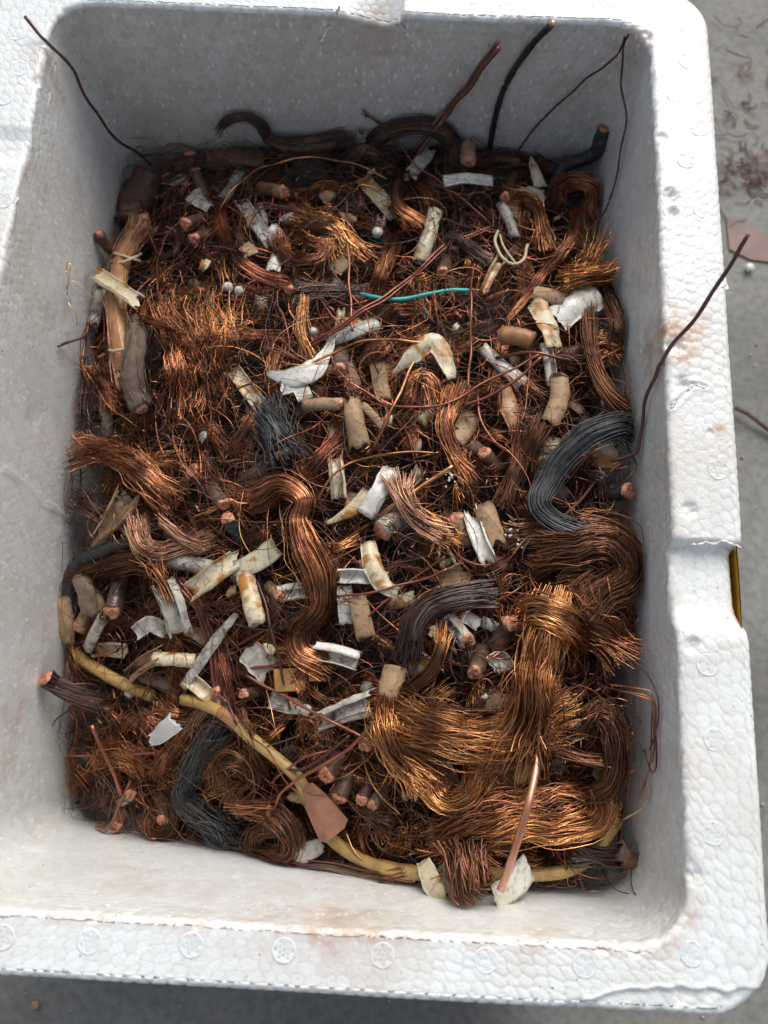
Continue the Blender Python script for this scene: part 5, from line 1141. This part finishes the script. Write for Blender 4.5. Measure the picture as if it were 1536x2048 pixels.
# wisps and crumbs, the small clutter on top
wisp = []
tries = 0
while len(wisp) < 150 and tries < 20000:
    tries += 1
    px, py = g.uniform(150, 1260), g.uniform(320, 1700)
    p = at(px, py, 0)
    if abs(p[0]) > 136 or abs(p[1]) > 194 or any(math.hypot(px - a, py - b) < 52 for a, b in wisp): continue
    wisp.append((px, py))
for k, (px, py) in enumerate(wisp):
    an = g.uniform(0, 2 * math.pi); L = g.uniform(14, 34); bend = g.uniform(-16, 16)
    dx, dy = math.cos(an) * L, math.sin(an) * L
    pts = [(px - dx, py - dy, g.uniform(-4, 2)), (px - dy * bend / 20, py + dx * bend / 20, g.uniform(0, 3)), (px + dx, py + dy, g.uniform(-4, 3))]
    if k % 3 < 2:
        pal, noun = [('copper', 'kinked wisp of copper wire'), ('red', 'kinked wisp of reddish wire'), ('brown', 'kinked wisp of brown wire'), ('dark', 'kinked wisp of dark wire'), ('gold', 'kinked wisp of golden wire')][int(g.choice(5, p=[.3, .25, .2, .15, .1]))]
        C = path(pts, g.uniform(3, 9), n=12, pad=2)
        geo = strands_geo(C, g.uniform(1.2, 2.6), int(g.uniform(10, 20)), .2, (g.uniform(0, 1.2), g.uniform(0, 1.2)), g.uniform(.6, 1.6), .8, .8, nseed(), ragged=8, stray=.4)
        tag(add('wire_wisp', geo, M[pal]), describe(px, py, noun, USED), 'wire wisp', 'wisps of wire lying on the heap')
    else:
        m_, noun = [('tan', 'small torn tan scrap'), ('cream', 'small torn cream scrap'), ('dirty', 'small grimy grey scrap'), ('leather', 'small dark brown scrap')][int(g.integers(4))]
        strip(describe(px, py, noun, USED), m_, g.uniform(3, 7), [(px - dx * .5, py - dy * .5), (px, py, 1), (px + dx * .5, py + dy * .5)], g.uniform(3, 8), roll=g.uniform(-40, 40), curl=g.uniform(10, 110), crumple=.09, twist=g.uniform(-70, 70), jag=1.2, taper=[g.uniform(.4, 1), 1, g.uniform(.2, 1)], name='torn_scrap', cat='scrap', group='torn scraps of covering in the heap')
# stray single wires over the whole heap
for k in range(80):
    px, py = g.uniform(190, 1230), g.uniform(380, 1680)
    an = g.uniform(0, math.pi); L = g.uniform(45, 150); bend = g.uniform(-45, 45)
    dx, dy = math.cos(an) * L, math.sin(an) * L
    pal = ['redwire', 'red', 'copper', 'brownwire'][int(g.integers(4))]
    noun = {'redwire': 'single red-brown wire', 'red': 'loose reddish copper wire', 'copper': 'loose bright copper wire', 'brownwire': 'loose dark wire'}[pal]
    wire(describe(px, py, noun, USED), pal, g.uniform(.6, 1.15), [(px - dx, py - dy, -3), (px - dx * .4 - dy * bend / 90, py - dy * .4 + dx * bend / 90), (px + dx * .4 - dy * bend / 90, py + dy * .4 + dx * bend / 90), (px + dx, py + dy, -3)], g.uniform(4, 9))
# ------------------------------------------------------------------ what nobody could count: the fine wire tangle
def tangle(name, label, m, n, rad, seed, curl=.35, lift=(0, 9), L=(14, 46), dens=None, N=15, sides=3):
    g = np.random.default_rng(seed)
    x = g.uniform(-141, 141, n * 3); y = g.uniform(-199, 199, n * 3)
    if dens is not None:
        keep = g.random(n * 3) < dens(x, y); x, y = x[keep], y[keep]
    x, y = x[:n], y[:n]; n = len(x)
    ln = g.uniform(*L, n); a0 = g.uniform(0, 2 * np.pi, n)
    k = g.normal(0, curl, (n, 1)) + np.cumsum(g.normal(0, curl * .28, (n, N)), 1)
    a = a0[:, None] + np.cumsum(k, 1); st = (ln / N)[:, None]
    X = x[:, None] + np.cumsum(np.cos(a) * st, 1); Y = y[:, None] + np.cumsum(np.sin(a) * st, 1)
    t = np.linspace(0, 1, N)[None]
    up = g.uniform(*lift, (n, 1)) + g.uniform(-3, 7, (n, 1)) * np.sin(np.pi * t * g.uniform(.5, 2.2, (n, 1)) + g.uniform(0, 3, (n, 1)))
    P = np.stack([X, Y, zh(X, Y) + up], -1)
    P = inside(P, 1.0)
    o = add(name, tubes(P, rad * np.exp(g.normal(-.05, .45, (n, 1))), sides), M[m], origin=(0, 0, -120))
    return tag(o, label, None, kind='stuff')
def gauss(*spots):
    C = [(at(a, b)[:2], r / 4.2, w_) for a, b, r, w_ in spots]
    return lambda x, y: sum(w_ * np.exp(-((x - c[0]) ** 2 + (y - c[1]) ** 2) / r ** 2) for c, r, w_ in C)
tangle('copper_wire_tangle', 'fine bright copper wires tangled all over the heap', 'copper', 620, .17, 1, curl=.17, L=(18, 70), lift=(-4, 7), dens=lambda x, y: np.clip(1 - (y - 120) / 140, .25, 1))
tangle('red_wire_tangle', 'fine reddish wires tangled all over the heap', 'red', 480, .24, 2, curl=.13, L=(20, 80), lift=(-5, 7))
tangle('dark_wire_tangle', 'fine dark wires tangled all over the heap', 'dark', 600, .17, 3, curl=.22, L=(16, 55), lift=(-8, 7))
tangle('golden_wire_tangle', 'fine golden wire curls in the brightest parts of the heap', 'gold', 700, .17, 4, curl=.4, L=(8, 30), lift=(-4, 7), dens=gauss((400, 720, 110, 1), (640, 470, 90, 1), (420, 640, 100, .9), (1000, 1420, 200, .4), (1050, 1640, 160, .5), (230, 920, 90, .6), (820, 1640, 120, .5), (300, 1540, 110, .5)))
tangle('pale_wire_tangle', 'frizzy copper curls bunched near the brown cloth cable', 'copper', 520, .2, 5, curl=.45, L=(8, 26), lift=(0, 9), dens=gauss((370, 690, 80, 1), (400, 780, 70, .8), (1010, 1300, 120, .3), (940, 1000, 80, .3)))
tangle('dark_stray_wires', 'long thin dark hairs of wire lying over everything in the heap', 'dark', 620, .12, 8, curl=.13, L=(30, 95), lift=(3, 14), N=22)
tangle('copper_stray_wires', 'long thin copper hairs of wire lying over everything in the heap', 'copper', 560, .12, 9, curl=.15, L=(25, 85), lift=(3, 14), N=20)
tangle('stray_wire_ends', 'thin springy wire ends sticking up from the heap', 'red', 260, .15, 6, curl=.15, L=(25, 75), lift=(5, 16), N=18)

g = np.random.default_rng(404); n = 900
x = g.uniform(-138, 138, n); y = g.uniform(-192, 196, n); a = g.uniform(0, 6.3, n); b = g.normal(0, .5, n); ln = g.uniform(1.5, 6, n)
d = np.stack([np.cos(a) * np.cos(b), np.sin(a) * np.cos(b), np.sin(b)], -1) * ln[:, None] / 2
c = np.stack([x, y, zh(x, y) + g.uniform(-9, 7, n)], -1)
tag(add('wire_clippings', tubes(np.stack([c - d, c, c + d], 1), np.exp(g.normal(-1.05, .4, (n, 1))), 5, cap=True), M['cut'], origin=(0, 0, -120)), 'small snipped ends of copper wire strewn through the heap', None, kind='stuff')

# ------------------------------------------------------------------ loose bits on the concrete floor
FZ = BOT
def on_floor(px, py, dz=0): return at(px, py, absz=FZ + dz)
def shreds(label, c, n, spread, m, seed, L=(8, 26), r=.5, name='copper_shreds'):
    g = np.random.default_rng(seed); N = 8
    x = c[0] + g.normal(0, spread[0], n); y = c[1] + g.normal(0, spread[1], n); a = g.uniform(0, 6.3, n)
    t = np.linspace(-.5, .5, N)[None]; ln = g.uniform(*L, n)[:, None]; cv = g.normal(0, 1.0, (n, 1))
    P = np.stack([x[:, None] + np.cos(a[:, None] + cv * t) * ln * t, y[:, None] + np.sin(a[:, None] + cv * t) * ln * t, np.full((n, N), FZ + .8) + g.uniform(0, 6, (n, 1)) * np.exp(-((x - c[0]) ** 2 / spread[0] ** 2 + (y - c[1]) ** 2 / spread[1] ** 2))[:, None]], -1)
    return tag(add(name, tubes(P, r * g.uniform(.5, 1.3, (n, 1)), 4), M[m]), label, None, kind='stuff')
M['floorred'] = mat('reddish_shavings', (.26, .14, .10), .7, .15, var=((.18, .08, .06), .1, .4, .7), island=.4)
shreds('clump of reddish shavings on the floor beside the far part of the box', on_floor(1525, 350), 110, (20, 14), 'floorred', 11, L=(5, 22), r=.5)
shreds('thin scatter of reddish shavings behind the reddish clump', on_floor(1490, 110), 22, (30, 40), 'floorred', 12)
shreds('sparse reddish shavings by the edge of the box', on_floor(1450, 300), 30, (14, 50), 'floorred', 13)
def sheet_on_floor(label, out, th, m, name, cat):
    P = np.array([on_floor(*q) for q in out]); c = P.mean(0); n = len(P)
    V = [tuple((p - c) * MM) for p in P] + [tuple((p - c + [0, 0, th]) * MM) for p in P]
    me = bpy.data.meshes.new(name); me.from_pydata(V, [], [tuple(range(n, 2 * n)), tuple(range(n - 1, -1, -1))] + [(i, (i + 1) % n, (i + 1) % n + n, i + n) for i in range(n)])
    me.materials.append(M[m]); o = bpy.data.objects.new(name, me); o.location = c * MM; COL.objects.link(o); tag(o, label, cat)
M['rsheet'] = mat('reddish_sheet', (.25, .155, .125), .6, var=((.19, .115, .09), .05, .4, .7))
sheet_on_floor('pale reddish sheet scrap lying flat on the floor by the brown wire tip', [(1452, 440), (1500, 455), (1530, 470), (1570, 500), (1560, 528), (1500, 520), (1458, 500)], 1.2, 'rsheet', 'sheet_scrap', 'sheet scrap')
C = np.array([on_floor(1470, 815, 5), on_floor(1500, 830, 6), on_floor(1540, 860, 4), on_floor(1600, 890, 3)])
tag(add('floor_wire', tubes(spline(C, 16), 1.9, 8, cap=True), M['cloth']), 'grey-brown wire lying on the floor right of the box', 'wire')
tag(add('foam_crumb', ball_geo(on_floor(1500, 535, 3), 4, 3, sq=.6), M['white']), 'small white foam crumb on the floor by the reddish sheet scrap', 'foam crumb')
tag(add('pebble', ball_geo(on_floor(70, 2010, 2), 2.6, 8, sq=.6), M['tan']), 'beige pebble on the floor in front of the box', 'pebble')
g = np.random.default_rng(5)
geo = []
for k in range(150):
    p = np.array([g.uniform(-330, 420), g.choice([g.uniform(-420, -235), g.uniform(-240, 330)]), FZ])
    if -190 < p[0] < 190 and -240 < p[1] < 240: p[0] = 200 + abs(p[0]) * .8
    geo.append(ball_geo(p + [0, 0, .2], g.uniform(.5, 1.4), k, sq=.6, lump=.3, nu=6, nv=7))
tag(add('floor_grit', join(*geo), M['dirty'], origin=(0, 0, FZ)), 'pale grit scattered on the concrete', None, kind='stuff')
